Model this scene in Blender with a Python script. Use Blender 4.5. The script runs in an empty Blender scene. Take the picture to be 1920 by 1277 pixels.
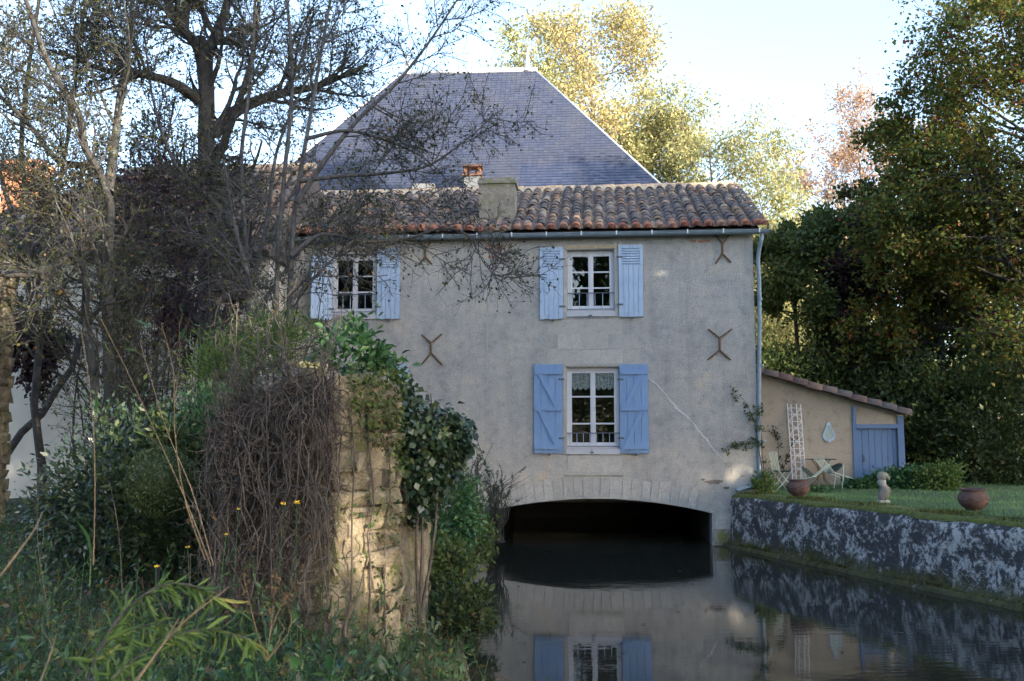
import bpy, math, random
import numpy as np
from mathutils import Vector, Matrix
from mathutils.geometry import tessellate_polygon

# ------------------------------------------------------------------ camera, sky, sun, exposure
sc = bpy.context.scene
COL = sc.collection
PITCH = math.radians(6.0)
CAMZ = 2.33
FPX = 1870.0
cam_d = bpy.data.cameras.new('camera')
cam = bpy.data.objects.new('camera', cam_d)
COL.objects.link(cam)
cam.location = (0, 0, CAMZ)
cam.rotation_euler = (math.radians(90) + PITCH, 0, 0)
cam_d.sensor_width = 36.0
cam_d.lens = 36.0 * FPX / 1920.0
cam_d.clip_end = 3000
cam_d.clip_start = 0.05
cam_d.dof.use_dof = True
cam_d.dof.focus_distance = 24.0
cam_d.dof.aperture_fstop = 5.0
sc.camera = cam

SUN_EL = math.radians(14.5)
SUN_AZ = math.radians(130.0)      # clockwise from +Y: the sun stands to the right, behind the camera
world = bpy.data.worlds.new('World')
sc.world = world
world.use_nodes = True
wn = world.node_tree
bg = wn.nodes['Background']
sky = wn.nodes.new('ShaderNodeTexSky')
sky.sky_type = 'NISHITA'
sky.sun_disc = False
sky.sun_elevation = SUN_EL
sky.sun_rotation = SUN_AZ
sky.air_density = 1.0
sky.dust_density = 2.4
sky.ozone_density = 2.5
hazy = wn.nodes.new('ShaderNodeHueSaturation')          # thin morning haze: the whole sky a little paler
hazy.inputs['Saturation'].default_value = 0.86
wn.links.new(sky.outputs[0], hazy.inputs['Color'])
wn.links.new(hazy.outputs[0], bg.inputs[0])
bg.inputs[1].default_value = 0.15

sun_d = bpy.data.lights.new('sun', 'SUN')
sun_d.energy = 2.5
sun_d.angle = math.radians(0.5)
sun_d.color = (1.0, 0.83, 0.62)
sun = bpy.data.objects.new('sun', sun_d)
COL.objects.link(sun)
sdir = Vector((-math.sin(SUN_AZ) * math.cos(SUN_EL), -math.cos(SUN_AZ) * math.cos(SUN_EL), -math.sin(SUN_EL)))
sun.rotation_euler = sdir.to_track_quat('-Z', 'Y').to_euler()
sun.location = (30, -25, 30)

sc.view_settings.view_transform = 'Standard'
sc.view_settings.look = 'None'
sc.view_settings.gamma = 1.0
sc.view_settings.exposure = 2.40
sc.render.engine = 'CYCLES'
sc.cycles.use_denoising = True
sc.cycles.max_bounces = 8
sc.cycles.diffuse_bounces = 4
sc.cycles.transparent_max_bounces = 12

rng = np.random.default_rng(11)
random.seed(5)

# ------------------------------------------------------------------ survey helpers: photo measurements -> metres
CP, SP = math.cos(PITCH), math.sin(PITCH)
def ray(px, py):
    u = (px - 960.0) / FPX; v = (638.5 - py) / FPX
    return (u, CP - v * SP, SP + v * CP)
def at(px, py, Y):
    d = ray(px, py); t = Y / d[1]
    return np.array((d[0] * t, Y, CAMZ + d[2] * t))
ROT = math.radians(4.8)
EX = np.array((math.cos(ROT), -math.sin(ROT))); EY = np.array((math.sin(ROT), math.cos(ROT)))
_p = at(1180, 835, 24.0)[:2]
def _plane(px, py, o, dy):
    d = ray(px, py)
    q = np.asarray(o) + EY * dy
    t = (q @ EY) / (d[0] * EY[0] + d[1] * EY[1])
    w = np.array((d[0] * t, d[1] * t)); r = w - np.asarray(o)
    return float(r @ EX), CAMZ + d[2] * t
H0 = _p + EX * _plane(1421, 835, _p, 0)[0]          # right-hand corner of the mill facade
def fac(px, py, dy=0.0): return _plane(px, py, H0, dy)
def loc2w(x, y, z): 
    w = H0 + EX * x + EY * y
    return np.array((w[0], w[1], z))

# ------------------------------------------------------------------ object helpers
def link(o, parent=None):
    COL.objects.link(o)
    if parent is not None: o.parent = parent
    return o
def tag(o, label=None, cat=None, group=None, kind=None):
    if label: o['label'] = label
    if cat: o['category'] = cat
    if group: o['group'] = group
    if kind: o['kind'] = kind
    return o
def thing(name, loc, rz=0.0, label=None, cat=None, group=None):
    o = bpy.data.objects.new(name, None); link(o)
    o.location = [float(a) for a in loc]; o.rotation_euler = (0, 0, rz)
    o.empty_display_size = 0.2
    return tag(o, label, cat, group)
def mesh_obj(name, V, F, mat, parent=None, smooth=False):
    me = bpy.data.meshes.new(name)
    V = np.ascontiguousarray(V, dtype=np.float32); 
    if isinstance(F, np.ndarray):
        F = np.ascontiguousarray(F, dtype=np.int32); n, k = F.shape
        me.vertices.add(len(V)); me.vertices.foreach_set('co', V.ravel())
        me.loops.add(n * k); me.loops.foreach_set('vertex_index', F.ravel())
        me.polygons.add(n); me.polygons.foreach_set('loop_start', np.arange(0, n * k, k, dtype=np.int32))
        try: me.polygons.foreach_set('loop_total', np.full(n, k, dtype=np.int32))
        except Exception: pass
        me.update(calc_edges=True); me.validate()
    else:
        me.from_pydata([tuple(map(float, v)) for v in V], [], F); me.update()
    if smooth: me.polygons.foreach_set('use_smooth', np.ones(len(me.polygons), dtype=bool))
    me.materials.append(mat)
    o = bpy.data.objects.new(name, me)
    return link(o, parent)
def share(o, parent, loc=(0, 0, 0), rot=(0, 0, 0), scale=(1, 1, 1)):
    c = o.copy(); link(c, parent); c.location = [float(a) for a in loc]; c.rotation_euler = rot; c.scale = scale
    return c
def copy_tree(o, parent=None):
    c = o.copy(); link(c)
    if parent is not None: c.parent = parent
    for ch in list(o.children): copy_tree(ch, c)
    return c

class MB:
    def __init__(s): s.V = []; s.F = []
    def add(s, V, F):
        b = len(s.V); s.V.extend([tuple(map(float, v)) for v in V]); s.F.extend([tuple(int(i) + b for i in f) for f in F]); return s
    def box(s, x0, x1, y0, y1, z0, z1):
        return s.add([(x0, y0, z0), (x1, y0, z0), (x1, y1, z0), (x0, y1, z0), (x0, y0, z1), (x1, y0, z1), (x1, y1, z1), (x0, y1, z1)],
                     [(0, 3, 2, 1), (4, 5, 6, 7), (0, 1, 5, 4), (1, 2, 6, 5), (2, 3, 7, 6), (3, 0, 4, 7)])
    def bar(s, a, b, w, d=None):                       # square bar between two points
        d = d or w; a = Vector(a); b = Vector(b); t = (b - a).normalized()
        ref = Vector((0, 1, 0)) if abs(t.y) < 0.9 else Vector((1, 0, 0))
        u = t.cross(ref).normalized() * (w / 2); v = t.cross(u).normalized() * (d / 2)
        V = [p + su * u + sv * v for p in (a, b) for su, sv in ((-1, -1), (1, -1), (1, 1), (-1, 1))]
        return s.add(V, [(0, 3, 2, 1), (4, 5, 6, 7), (0, 1, 5, 4), (1, 2, 6, 5), (2, 3, 7, 6), (3, 0, 4, 7)])
    def tube(s, pts, r, sides=8, cap=True):
        pts = np.asarray(pts, float); n = len(pts); R = np.broadcast_to(np.asarray(r, float), (n,))
        V, F = tubes(pts[None], R[None], sides)
        s.add(V, F)
        if cap:
            b = len(s.V) - n * sides
            s.F.append(tuple(b + i for i in range(sides))[::-1]); s.F.append(tuple(b + (n - 1) * sides + i for i in range(sides)))
        return s
    def lathe(s, prof, n=20, c=(0, 0, 0)):
        V = []; F = []
        for r, z in prof:
            for i in range(n):
                a = 2 * math.pi * i / n; V.append((c[0] + r * math.cos(a), c[1] + r * math.sin(a), c[2] + z))
        for j in range(len(prof) - 1):
            for i in range(n):
                k = (i + 1) % n; F.append((j * n + i, j * n + k, (j + 1) * n + k, (j + 1) * n + i))
        return s.add(V, F)
    def prism(s, poly, y0, y1, holes=()):              # polygon in (x, z), extruded along y
        loops = [list(poly)] + [list(h) for h in holes]
        tri = tessellate_polygon([[Vector((x, z, 0)) for x, z in l] for l in loops])
        flat = [p for l in loops for p in l]; n = len(flat)
        V = [(x, y0, z) for x, z in flat] + [(x, y1, z) for x, z in flat]
        F = []
        for a, b, c in tri:
            A, B, C = flat[a], flat[b], flat[c]
            cr = (B[0] - A[0]) * (C[1] - A[1]) - (B[1] - A[1]) * (C[0] - A[0])
            if abs(cr) < 1e-10: continue
            if cr < 0: b, c = c, b
            F.append((a, b, c)); F.append((a + n, c + n, b + n))
        o = 0
        for li, l in enumerate(loops):
            m = len(l)
            ar = sum(l[i][0] * l[(i + 1) % m][1] - l[(i + 1) % m][0] * l[i][1] for i in range(m))
            for i in range(m):
                j = (i + 1) % m; q = (o + i, o + i + n, o + j + n, o + j)
                flip = (ar > 0) if li == 0 else (ar < 0)
                F.append(q if not flip else q[::-1])
            o += m
        return s.add(V, F)
    def build(s, name, mat, parent=None, smooth=False):
        return mesh_obj(name, np.array(s.V), s.F, mat, parent, smooth)

def nrm(a): return a / np.maximum(np.linalg.norm(a, axis=-1, keepdims=True), 1e-9)
def tubes(P, R, sides):
    """P (N,n,3) polylines, R (N,n) radii -> vertices, quads"""
    N, n, _ = P.shape
    T = nrm(np.gradient(P, axis=1))
    ax = nrm(P[:, -1] - P[:, 0])
    ref = np.where(np.abs(ax[:, 2:3]) < 0.8, np.array([[0, 0, 1.0]]), np.array([[1.0, 0.13, 0]]))
    U = nrm(np.cross(T, ref[:, None, :])); W = np.cross(T, U)
    a = np.arange(sides) * 2 * np.pi / sides
    V = P[:, :, None, :] + R[:, :, None, None] * (np.cos(a)[None, None, :, None] * U[:, :, None, :] + np.sin(a)[None, None, :, None] * W[:, :, None, :])
    idx = np.arange(N * n * sides).reshape(N, n, sides)
    A = idx[:, :-1]; B = idx[:, 1:]
    F = np.stack([A, np.roll(A, -1, 2), np.roll(B, -1, 2), B], -1).reshape(-1, 4)
    return V.reshape(-1, 3), F
def cat_mesh(parts):
    Vs, Fs, b = [], [], 0
    for V, F in parts:
        Vs.append(V); Fs.append(F + b); b += len(V)
    return np.concatenate(Vs), np.concatenate(Fs)
def smooth_line(pts, n):
    pts = np.asarray(pts, float); m = len(pts)
    d = np.r_[0, np.cumsum(np.linalg.norm(np.diff(pts, axis=0), axis=1))]; t = np.linspace(0, d[-1], n)
    # Catmull-Rom on the chord-length parameter
    tang = np.gradient(pts, d, axis=0) if m > 2 else np.repeat(((pts[1] - pts[0]) / d[-1])[None], 2, 0)
    i = np.clip(np.searchsorted(d, t, side='right') - 1, 0, m - 2)
    h = (d[i + 1] - d[i])[:, None]; s = ((t - d[i])[:, None]) / h
    p0, p1, m0, m1 = pts[i], pts[i + 1], tang[i] * h, tang[i + 1] * h
    return (2 * s**3 - 3 * s**2 + 1) * p0 + (s**3 - 2 * s**2 + s) * m0 + (-2 * s**3 + 3 * s**2) * p1 + (s**3 - s**2) * m1
def stems(lines, n=14):
    """list of (points, r0, r1) -> level-0 arrays"""
    P = np.stack([smooth_line(p, n) for p, a, b in lines]); R = np.stack([a + (b - a) * np.linspace(0, 1, n)**0.8 for p, a, b in lines])
    return P, R
def grow(rng, P, R, k, tr=(0.25, 1.0), lr=(0.4, 0.7), ang=(30, 60), npts=6, wob=0.25, trop=(0, 0, 0.1), rr=0.55, rmin=0.003, taper=0.25, fixlen=None, tipfall=0.5):
    N, n, _ = P.shape
    seg = np.linalg.norm(np.diff(P, axis=1), axis=2); L = seg.sum(1)
    t = rng.uniform(tr[0], tr[1], (N, k)); f = t * (n - 1); i = np.clip(f.astype(int), 0, n - 2); w = (f - i)[..., None]
    r = np.arange(N)[:, None]
    pos = P[r, i] * (1 - w) + P[r, i + 1] * w
    tan = nrm(P[r, i + 1] - P[r, i]); rad = R[r, i] * (1 - w[..., 0]) + R[r, i + 1] * w[..., 0]
    Lc = (L[:, None] * rng.uniform(lr[0], lr[1], (N, k)) * (1 - tipfall * t)) if fixlen is None else rng.uniform(fixlen[0], fixlen[1], (N, k)) * (1 - tipfall * t)
    a = np.radians(rng.uniform(ang[0], ang[1], (N, k)))[..., None]
    perp = nrm(np.cross(tan, rng.normal(size=(N, k, 3))))
    d = nrm(tan * np.cos(a) + perp * np.sin(a))
    pos = pos.reshape(-1, 3); d = d.reshape(-1, 3); Lc = Lc.reshape(-1); r0 = np.maximum(rad.reshape(-1) * rr, rmin)
    M = len(pos); out = np.empty((M, npts, 3)); out[:, 0] = pos; st = (Lc / (npts - 1))[:, None]
    tv = np.asarray(trop, float)
    for j in range(1, npts):
        d = nrm(d + rng.normal(size=(M, 3)) * wob + tv)
        out[:, j] = out[:, j - 1] + d * st
    Rr = np.maximum(r0[:, None] * (1 - (1 - taper) * np.linspace(0, 1, npts)[None]), rmin * 0.7)
    return out, Rr
def along(rng, P, cnt, tr=(0.2, 1.0), jit=0.0):
    """cnt random points (and tangents) on each polyline"""
    N, n, _ = P.shape
    f = rng.uniform(tr[0], tr[1], (N, cnt)) * (n - 1); i = np.clip(f.astype(int), 0, n - 2); w = (f - i)[..., None]; r = np.arange(N)[:, None]
    pos = P[r, i] * (1 - w) + P[r, i + 1] * w; tan = P[r, i + 1] - P[r, i]
    pos = pos.reshape(-1, 3); 
    if jit: pos = pos + rng.normal(size=pos.shape) * jit
    return pos, nrm(tan.reshape(-1, 3))
def leaves(rng, P, D, size, aspect=0.5, fold=0.25, droop=0.0, flat=0.0, spread=0.8, big=False):
    n = len(P)
    D = nrm(D + rng.normal(size=(n, 3)) * spread + np.array((0, 0, -droop)))
    S = (rng.uniform(size[0], size[1], n))[:, None]
    up = rng.normal(size=(n, 3)) * (1 - flat) + np.array((0, 0, 1.0)) * flat
    W = nrm(np.cross(D, up)); Nn = np.cross(W, D)
    a = aspect * 0.5
    if not big:
        v = np.stack([P, P + S * (0.45 * D + a * W + fold * a * Nn), P + S * D, P + S * (0.45 * D - a * W + fold * a * Nn)], 1)
        F = np.arange(4 * n).reshape(n, 4)
        return v.reshape(-1, 3), F
    q = [P, P + S * (0.22 * D + 0.75 * a * W + fold * a * Nn), P + S * (0.55 * D + a * W + fold * a * Nn), P + S * (0.82 * D + 0.55 * a * W - 0.05 * Nn),
         P + S * (1.0 * D - 0.16 * Nn), P + S * (0.82 * D - 0.55 * a * W - 0.05 * Nn), P + S * (0.55 * D - a * W + fold * a * Nn), P + S * (0.22 * D - 0.75 * a * W + fold * a * Nn), P + S * (0.5 * D)]
    v = np.stack(q, 1); b = (np.arange(n) * 9)[:, None]
    f = np.array([[0, 1, 2, 8], [8, 2, 3, 4], [8, 4, 5, 6], [0, 8, 6, 7]])
    F = (b[:, None, :] + f[None]).reshape(-1, 4)
    return v.reshape(-1, 3), F
def blades(rng, P, H, W, lean=0.4, n=3):
    """grass blades: P (N,3) base points, H heights, W widths"""
    N = len(P); a = rng.uniform(0, 2 * np.pi, N); dirv = np.stack([np.cos(a), np.sin(a), np.zeros(N)], 1); b = a + np.pi / 2 + rng.normal(size=N) * 0.5
    wv = np.stack([np.cos(b), np.sin(b), np.zeros(N)], 1); ln = rng.uniform(0.1, 1, N) * lean * 2
    rows = []
    for j in range(n):
        s = j / n; c = P + np.outer(H * s, (0, 0, 1)) * (1 - 0.25 * ln[:, None] * s) + dirv * (H * ln * s * s)[:, None]
        w = (W * (1 - 0.75 * s))[:, None] * 0.5
        rows += [c - wv * w, c + wv * w]
    s = 1.0; rows += [P + np.outer(H, (0, 0, 1)) * (1 - 0.25 * ln[:, None]) + dirv * (H * ln)[:, None]] * 2
    rows[-1] = rows[-1] + wv * 0.0008
    V = np.stack(rows, 1); m = V.shape[1]; base = (np.arange(N) * m)[:, None]
    f = np.array([[2 * j, 2 * j + 1, 2 * j + 3, 2 * j + 2] for j in range(n)])
    return V.reshape(-1, 3), (base[:, None, :] + f[None]).reshape(-1, 4)

# ------------------------------------------------------------------ materials
class NT:
    def __init__(s, name):
        s.m = bpy.data.materials.new(name); s.m.use_nodes = True; s.t = s.m.node_tree; s.b = s.t.nodes['Principled BSDF']
        s.out = s.t.nodes['Material Output']; s.tc = s.n('ShaderNodeTexCoord')
    def n(s, ty, **kw):
        x = s.t.nodes.new(ty)
        for k, v in kw.items(): setattr(x, k, v)
        return x
    def l(s, a, b): s.t.links.new(a, b)
    def coord(s, sx=1, sy=1, sz=1, gen='Object'):
        mp = s.n('ShaderNodeMapping'); mp.inputs['Scale'].default_value = (sx, sy, sz); s.l(s.tc.outputs[gen], mp.inputs[0]); return mp.outputs[0]
    def noise(s, scale, detail=4, rough=0.55, co=None, dist=0.0):
        x = s.n('ShaderNodeTexNoise'); x.inputs['Scale'].default_value = scale; x.inputs['Detail'].default_value = detail
        x.inputs['Roughness'].default_value = rough; x.inputs['Distortion'].default_value = dist
        s.l(co if co is not None else s.tc.outputs['Object'], x.inputs['Vector']); return x.outputs['Fac']
    def voro(s, scale, co=None, feat='F1', out='Distance'):
        x = s.n('ShaderNodeTexVoronoi'); x.feature = feat; x.inputs['Scale'].default_value = scale
        s.l(co if co is not None else s.tc.outputs['Object'], x.inputs['Vector']); return x.outputs[out]
    def ramp(s, fac, stops, interp='LINEAR'):
        x = s.n('ShaderNodeValToRGB'); e = x.color_ramp.elements; x.color_ramp.interpolation = interp
        while len(e) < len(stops): e.new(0.5)
        for el, (p, c) in zip(e, stops):
            el.position = p; el.color = (c, c, c, 1) if isinstance(c, (int, float)) else tuple(c) + (1,)
        s.l(fac, x.inputs[0]); return x.outputs[0]
    def mix(s, fac, a, b, mode='MIX'):
        x = s.n('ShaderNodeMix'); x.data_type = 'RGBA'; x.blend_type = mode
        for sock, v in ((x.inputs[0], fac), (x.inputs[6], a), (x.inputs[7], b)):
            if hasattr(v, 'links'): s.l(v, sock)
            elif sock is x.inputs[0]: sock.default_value = v
            else: sock.default_value = (v, v, v, 1) if isinstance(v, (int, float)) else tuple(v) + (1,)
        return x.outputs[2]
    def math(s, op, a, b=0.5):
        x = s.n('ShaderNodeMath', operation=op)
        for i, v in enumerate((a, b)):
            if hasattr(v, 'links'): s.l(v, x.inputs[i])
            else: x.inputs[i].default_value = v
        return x.outputs[0]
    def rand(s):                                       # per object and per loose piece
        oi = s.n('ShaderNodeObjectInfo'); g = s.n('ShaderNodeNewGeometry')
        return s.math('FRACT', s.math('ADD', oi.outputs['Random'], g.outputs['Random Per Island']))
    def sep(s, what='Object'):
        x = s.n('ShaderNodeSeparateXYZ'); s.l(s.tc.outputs[what], x.inputs[0]); return x.outputs
    def color(s, c): s.l(c, s.b.inputs['Base Color']) if hasattr(c, 'links') else setattr(s.b.inputs['Base Color'], 'default_value', tuple(c) + (1,)); return s
    def rough(s, r): s.l(r, s.b.inputs['Roughness']) if hasattr(r, 'links') else setattr(s.b.inputs['Roughness'], 'default_value', r); return s
    def bump(s, h, strength=0.5, dist=0.01):
        x = s.n('ShaderNodeBump'); x.inputs['Strength'].default_value = strength; x.inputs['Distance'].default_value = dist
        s.l(h, x.inputs['Height']); s.l(x.outputs[0], s.b.inputs['Normal']); return s
    def translucent(s, col, amount):
        tr = s.n('ShaderNodeBsdfTranslucent'); s.l(col, tr.inputs[0]); mx = s.n('ShaderNodeMixShader'); mx.inputs[0].default_value = amount
        s.l(s.b.outputs[0], mx.inputs[1]); s.l(tr.outputs[0], mx.inputs[2]); s.l(mx.outputs[0], s.out.inputs[0]); return s
def leafmat(name, stops, rough=0.5, trans=0.35, spec=0.2):
    m = NT(name); c = m.ramp(m.rand(), stops); m.color(c).rough(rough); m.b.inputs['Specular IOR Level'].default_value = spec
    m.translucent(c, trans); return m.m
def barkmat(name, dark, light, scale=14, lich=None, lamt=0.55):
    m = NT(name); co = m.coord(1, 1, 0.35); n1 = m.noise(scale, 6, 0.65, co)
    c = m.ramp(n1, [(0.35, dark), (0.68, light)])
    if lich: c = m.mix(m.ramp(m.noise(5.5, 5, 0.6), [(lamt - 0.06, 0.0), (lamt + 0.08, 1.0)]), c, lich)
    m.color(c).rough(0.9).bump(n1, 0.8, 0.02); return m.m
def plain(name, c, rough=0.6, var=0.15, scale=8, metal=0.0, bump=0.0):
    m = NT(name); n1 = m.noise(scale, 5, 0.6)
    d = tuple(x * (1 - var) for x in c); e = tuple(min(1, x * (1 + var)) for x in c)
    m.color(m.ramp(n1, [(0.3, d), (0.7, e)])).rough(rough); m.b.inputs['Metallic'].default_value = metal
    if bump: m.bump(m.noise(scale * 6, 4), 0.5, bump)
    return m.m

# lime roughcast of the mill
m = NT('roughcast'); fine = m.noise(46, 3, 0.8); mid = m.noise(5, 7, 0.75); big = m.noise(1.1, 7, 0.72); streak = m.noise(2.2, 6, 0.65, m.coord(1.6, 1, 0.14))
c = m.ramp(big, [(0.32, (0.33, 0.325, 0.325)), (0.46, (0.46, 0.45, 0.44)), (0.56, (0.52, 0.505, 0.48)), (0.66, (0.64, 0.55, 0.43))])  # warmest tone: yellow lichen, plus faint sun patches painted into the colour
c = m.mix(m.ramp(streak, [(0.48, 0.0), (0.74, 0.45)]), c, (0.27, 0.265, 0.26))
c = m.mix(m.ramp(mid, [(0.52, 0.0), (0.66, 0.45)]), c, (0.66, 0.63, 0.59)); c = m.mix(m.ramp(mid, [(0.36, 0.55), (0.47, 0.0)]), c, (0.27, 0.265, 0.26))
c = m.mix(m.ramp(fine, [(0.36, 0.75), (0.52, 0.0)]), c, (0.17, 0.17, 0.17))
m.color(c).rough(0.95).bump(m.math('ADD', m.math('MULTIPLY', fine, 1.0), m.math('MULTIPLY', mid, 0.6)), 1.0, 0.035); M_ROUGH = m.m
m = NT('shed_plaster'); fine = m.noise(35, 4, 0.7); mid = m.noise(5, 5, 0.65); low = m.noise(1.3, 4)
c = m.ramp(low, [(0.3, (0.28, 0.25, 0.215)), (0.7, (0.36, 0.32, 0.27))])
c = m.mix(m.ramp(mid, [(0.53, 0.0), (0.66, 0.65)]), c, (0.19, 0.165, 0.135)); c = m.mix(m.ramp(fine, [(0.36, 0.6), (0.5, 0)]), c, (0.20, 0.175, 0.14))
m.color(c).rough(0.95).bump(fine, 0.7, 0.015); M_SHED = m.m
m = NT('white_plaster'); fine = m.noise(20, 4, 0.7); mid = m.noise(3, 5, 0.65)
c = m.ramp(m.noise(0.8, 4), [(0.3, (0.46, 0.425, 0.375)), (0.7, (0.60, 0.55, 0.475))]); c = m.mix(m.ramp(mid, [(0.55, 0), (0.75, 0.4)]), c, (0.46, 0.44, 0.41))
m.color(c).rough(0.95).bump(fine, 0.5, 0.012); M_WHITEWALL = m.m
def stone(name, a, b, moss=None, mt=0.6, rel=0.02, stretch=1.0):
    m = NT(name); n1 = m.noise(6, 8, 0.7, m.coord(1, 1, stretch)); n2 = m.noise(38, 4, 0.6)
    oi = m.rand(); c = m.ramp(n1, [(0.3, a), (0.7, b)]); c = m.mix(m.math('MULTIPLY', oi, 0.35), c, tuple(x * 0.6 for x in a))
    c = m.mix(m.ramp(n2, [(0.36, 0.5), (0.48, 0)]), c, tuple(x * 0.45 for x in a))
    if moss: c = m.mix(m.ramp(m.noise(3.1, 5, 0.7), [(mt - 0.04, 0), (mt + 0.06, 0.9)]), c, moss)
    m.color(c).rough(0.92).bump(m.math('ADD', n1, m.math('MULTIPLY', n2, 0.4)), 0.9, rel); return m.m
M_ASHLAR = stone('pale_limestone', (0.38, 0.37, 0.355), (0.52, 0.495, 0.45))
M_VOUSS = stone('arch_limestone', (0.34, 0.335, 0.325), (0.48, 0.465, 0.435))
M_RUBBLE = stone('rubble_stone', (0.085, 0.073, 0.06), (0.40, 0.34, 0.23), (0.085, 0.09, 0.04), 0.55, 0.06, 0.4)
M_CAPSTONE = stone('cap_stone', (0.20, 0.19, 0.165), (0.40, 0.37, 0.31), (0.14, 0.15, 0.045), 0.53)
M_QUOIN = stone('quoin_stone', (0.11, 0.10, 0.095), (0.32, 0.28, 0.24), (0.08, 0.085, 0.05), 0.6, 0.05)
M_CHIMSTONE = stone('chimney_stone', (0.16, 0.145, 0.125), (0.34, 0.305, 0.25), (0.17, 0.17, 0.09), 0.58)
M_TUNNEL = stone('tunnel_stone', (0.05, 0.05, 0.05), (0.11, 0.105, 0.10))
M_MORTAR = stone('lime_mortar', (0.42, 0.34, 0.24), (0.60, 0.49, 0.34))
M_REPAIR = plain('crack_filler', (0.50, 0.495, 0.51), 0.9, 0.25, 14)
M_BRICK = stone('old_brick', (0.34, 0.16, 0.10), (0.50, 0.27, 0.17))
M_ORBRICK = stone('orange_brick', (0.50, 0.20, 0.10), (0.66, 0.33, 0.18))
# canal wall: black lichen and bare lime patches, moss at the foot and on the lip
m = NT('lichen_wall'); z = m.sep()[2]
n1 = m.noise(6.0, 12, 0.74, m.coord(0.55, 0.55, 0.6), 0.4); n2 = m.noise(20, 7, 0.75, m.coord(0.6, 0.6, 0.8)); n3 = m.noise(0.5, 3)
msk = m.math('ADD', m.math('ADD', m.math('MULTIPLY', n1, 0.62), m.math('MULTIPLY', n2, 0.34)), m.math('MULTIPLY', n3, 0.10))
c = m.ramp(msk, [(0.0, (0.028, 0.029, 0.034)), (0.46, (0.045, 0.047, 0.055)), (0.520, (0.05, 0.052, 0.057)), (0.545, (0.18, 0.183, 0.19)), (0.58, (0.45, 0.45, 0.45)), (1.0, (0.50, 0.50, 0.51))])
mossf = m.math('ADD', z, m.math('MULTIPLY', m.noise(3.0, 6, 0.7), 0.9))
c = m.mix(m.ramp(mossf, [(0.58, 0.95), (0.80, 0.0)]), c, m.ramp(m.noise(9, 5), [(0.35, (0.022, 0.026, 0.008)), (0.7, (0.085, 0.085, 0.018))]))
c = m.mix(m.ramp(m.math('ADD', z, m.math('MULTIPLY', m.noise(5.0, 6, 0.7), 0.35)), [(0.0, 0.0), (0.99, 0.0), (1.0, 0.0)]), c, (0.1, 0.1, 0.02))
m.color(c).rough(0.95).bump(m.math('ADD', n1, m.math('MULTIPLY', n2, 0.5)), 0.9, 0.04); M_CANAL = m.m
m = NT('moss'); n1 = m.noise(12, 6, 0.7); m.color(m.ramp(n1, [(0.3, (0.05, 0.06, 0.018)), (0.55, (0.12, 0.14, 0.03)), (0.8, (0.24, 0.22, 0.05))])).rough(1).bump(n1, 1.0, 0.03); M_MOSS = m.m
# roofing
def tilemat(name, stops):
    m = NT(name); r = m.rand(); n1 = m.noise(11, 5, 0.7); n2 = m.noise(55, 3)
    c = m.ramp(r, stops); c = m.mix(m.ramp(n1, [(0.45, 0.0), (0.62, 0.55)]), c, (0.075, 0.078, 0.088)); c = m.mix(m.ramp(n2, [(0.6, 0), (0.72, 0.5)]), c, (0.50, 0.46, 0.38))
    m.color(c).rough(0.9).bump(n1, 0.5, 0.01); return m.m
M_TILE = tilemat('weathered_tile', [(0.0, (0.085, 0.08, 0.09)), (0.25, (0.12, 0.10, 0.10)), (0.45, (0.17, 0.12, 0.095)), (0.62, (0.10, 0.092, 0.10)), (0.78, (0.24, 0.16, 0.105)), (0.88, (0.30, 0.26, 0.20)), (1.0, (0.24, 0.115, 0.07))])
M_EAVE = tilemat('orange_tile', [(0.0, (0.27, 0.085, 0.045)), (0.5, (0.36, 0.13, 0.065)), (1.0, (0.33, 0.18, 0.11))])
M_RIDGE = tilemat('ridge_tile', [(0.0, (0.42, 0.30, 0.20)), (0.5, (0.50, 0.37, 0.25)), (1.0, (0.36, 0.29, 0.22))])
M_DECK = plain('roof_underlay', (0.09, 0.075, 0.07), 0.95, 0.3)
m = NT('slate'); r = m.rand(); n1 = m.noise(1.1, 4)
c = m.ramp(r, [(0.0, (0.033, 0.047, 0.094)), (0.5, (0.039, 0.054, 0.104)), (0.88, (0.050, 0.063, 0.112)), (1.0, (0.026, 0.036, 0.07))])
c = m.mix(m.ramp(n1, [(0.45, 0), (0.7, 0.35)]), c, (0.075, 0.08, 0.10)); m.color(c).rough(0.6); M_SLATE = m.m
M_ZINC = plain('zinc', (0.62, 0.64, 0.66), 0.45, 0.1, 5, 0.3)
m = NT('gutter_metal'); n1 = m.noise(6, 5, 0.6); m.color(m.ramp(n1, [(0.3, (0.16, 0.215, 0.27)), (0.7, (0.24, 0.30, 0.36))])).rough(0.5); m.b.inputs['Metallic'].default_value = 0.25; M_GUTTER = m.m
# joinery
def paint(name, c, worn, amt, rough=0.55, dirt=(0.12, 0.12, 0.14), under=None):
    m = NT(name); co = m.coord(1, 1, 0.12); n1 = m.noise(26, 5, 0.7, co); n2 = m.noise(7, 6, 0.7, m.coord(1, 1, 0.5)); r = m.rand()
    b = m.mix(m.math('MULTIPLY', r, 0.5), c, tuple(x * 0.86 for x in c)); k = m.mix(m.ramp(n1, [(0.5 - amt * 0.3, 0), (0.78, amt)]), b, worn)
    k = m.mix(m.ramp(n2, [(0.58, 0), (0.70, 0.6 * amt + 0.1)]), k, dirt); k = m.mix(m.ramp(m.noise(1.7, 5, 0.6), [(0.4, 0.0), (0.7, 0.45 * amt)]), k, worn)
    m.color(k).rough(rough).bump(n1, 0.25, 0.004); return m.m
M_BLUE = paint('blue_paint', (0.135, 0.245, 0.455), (0.22, 0.335, 0.52), 0.7)
M_PALEBLUE = paint('weathered_pale_blue_paint', (0.185, 0.305, 0.50), (0.47, 0.56, 0.68), 0.9)
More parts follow.
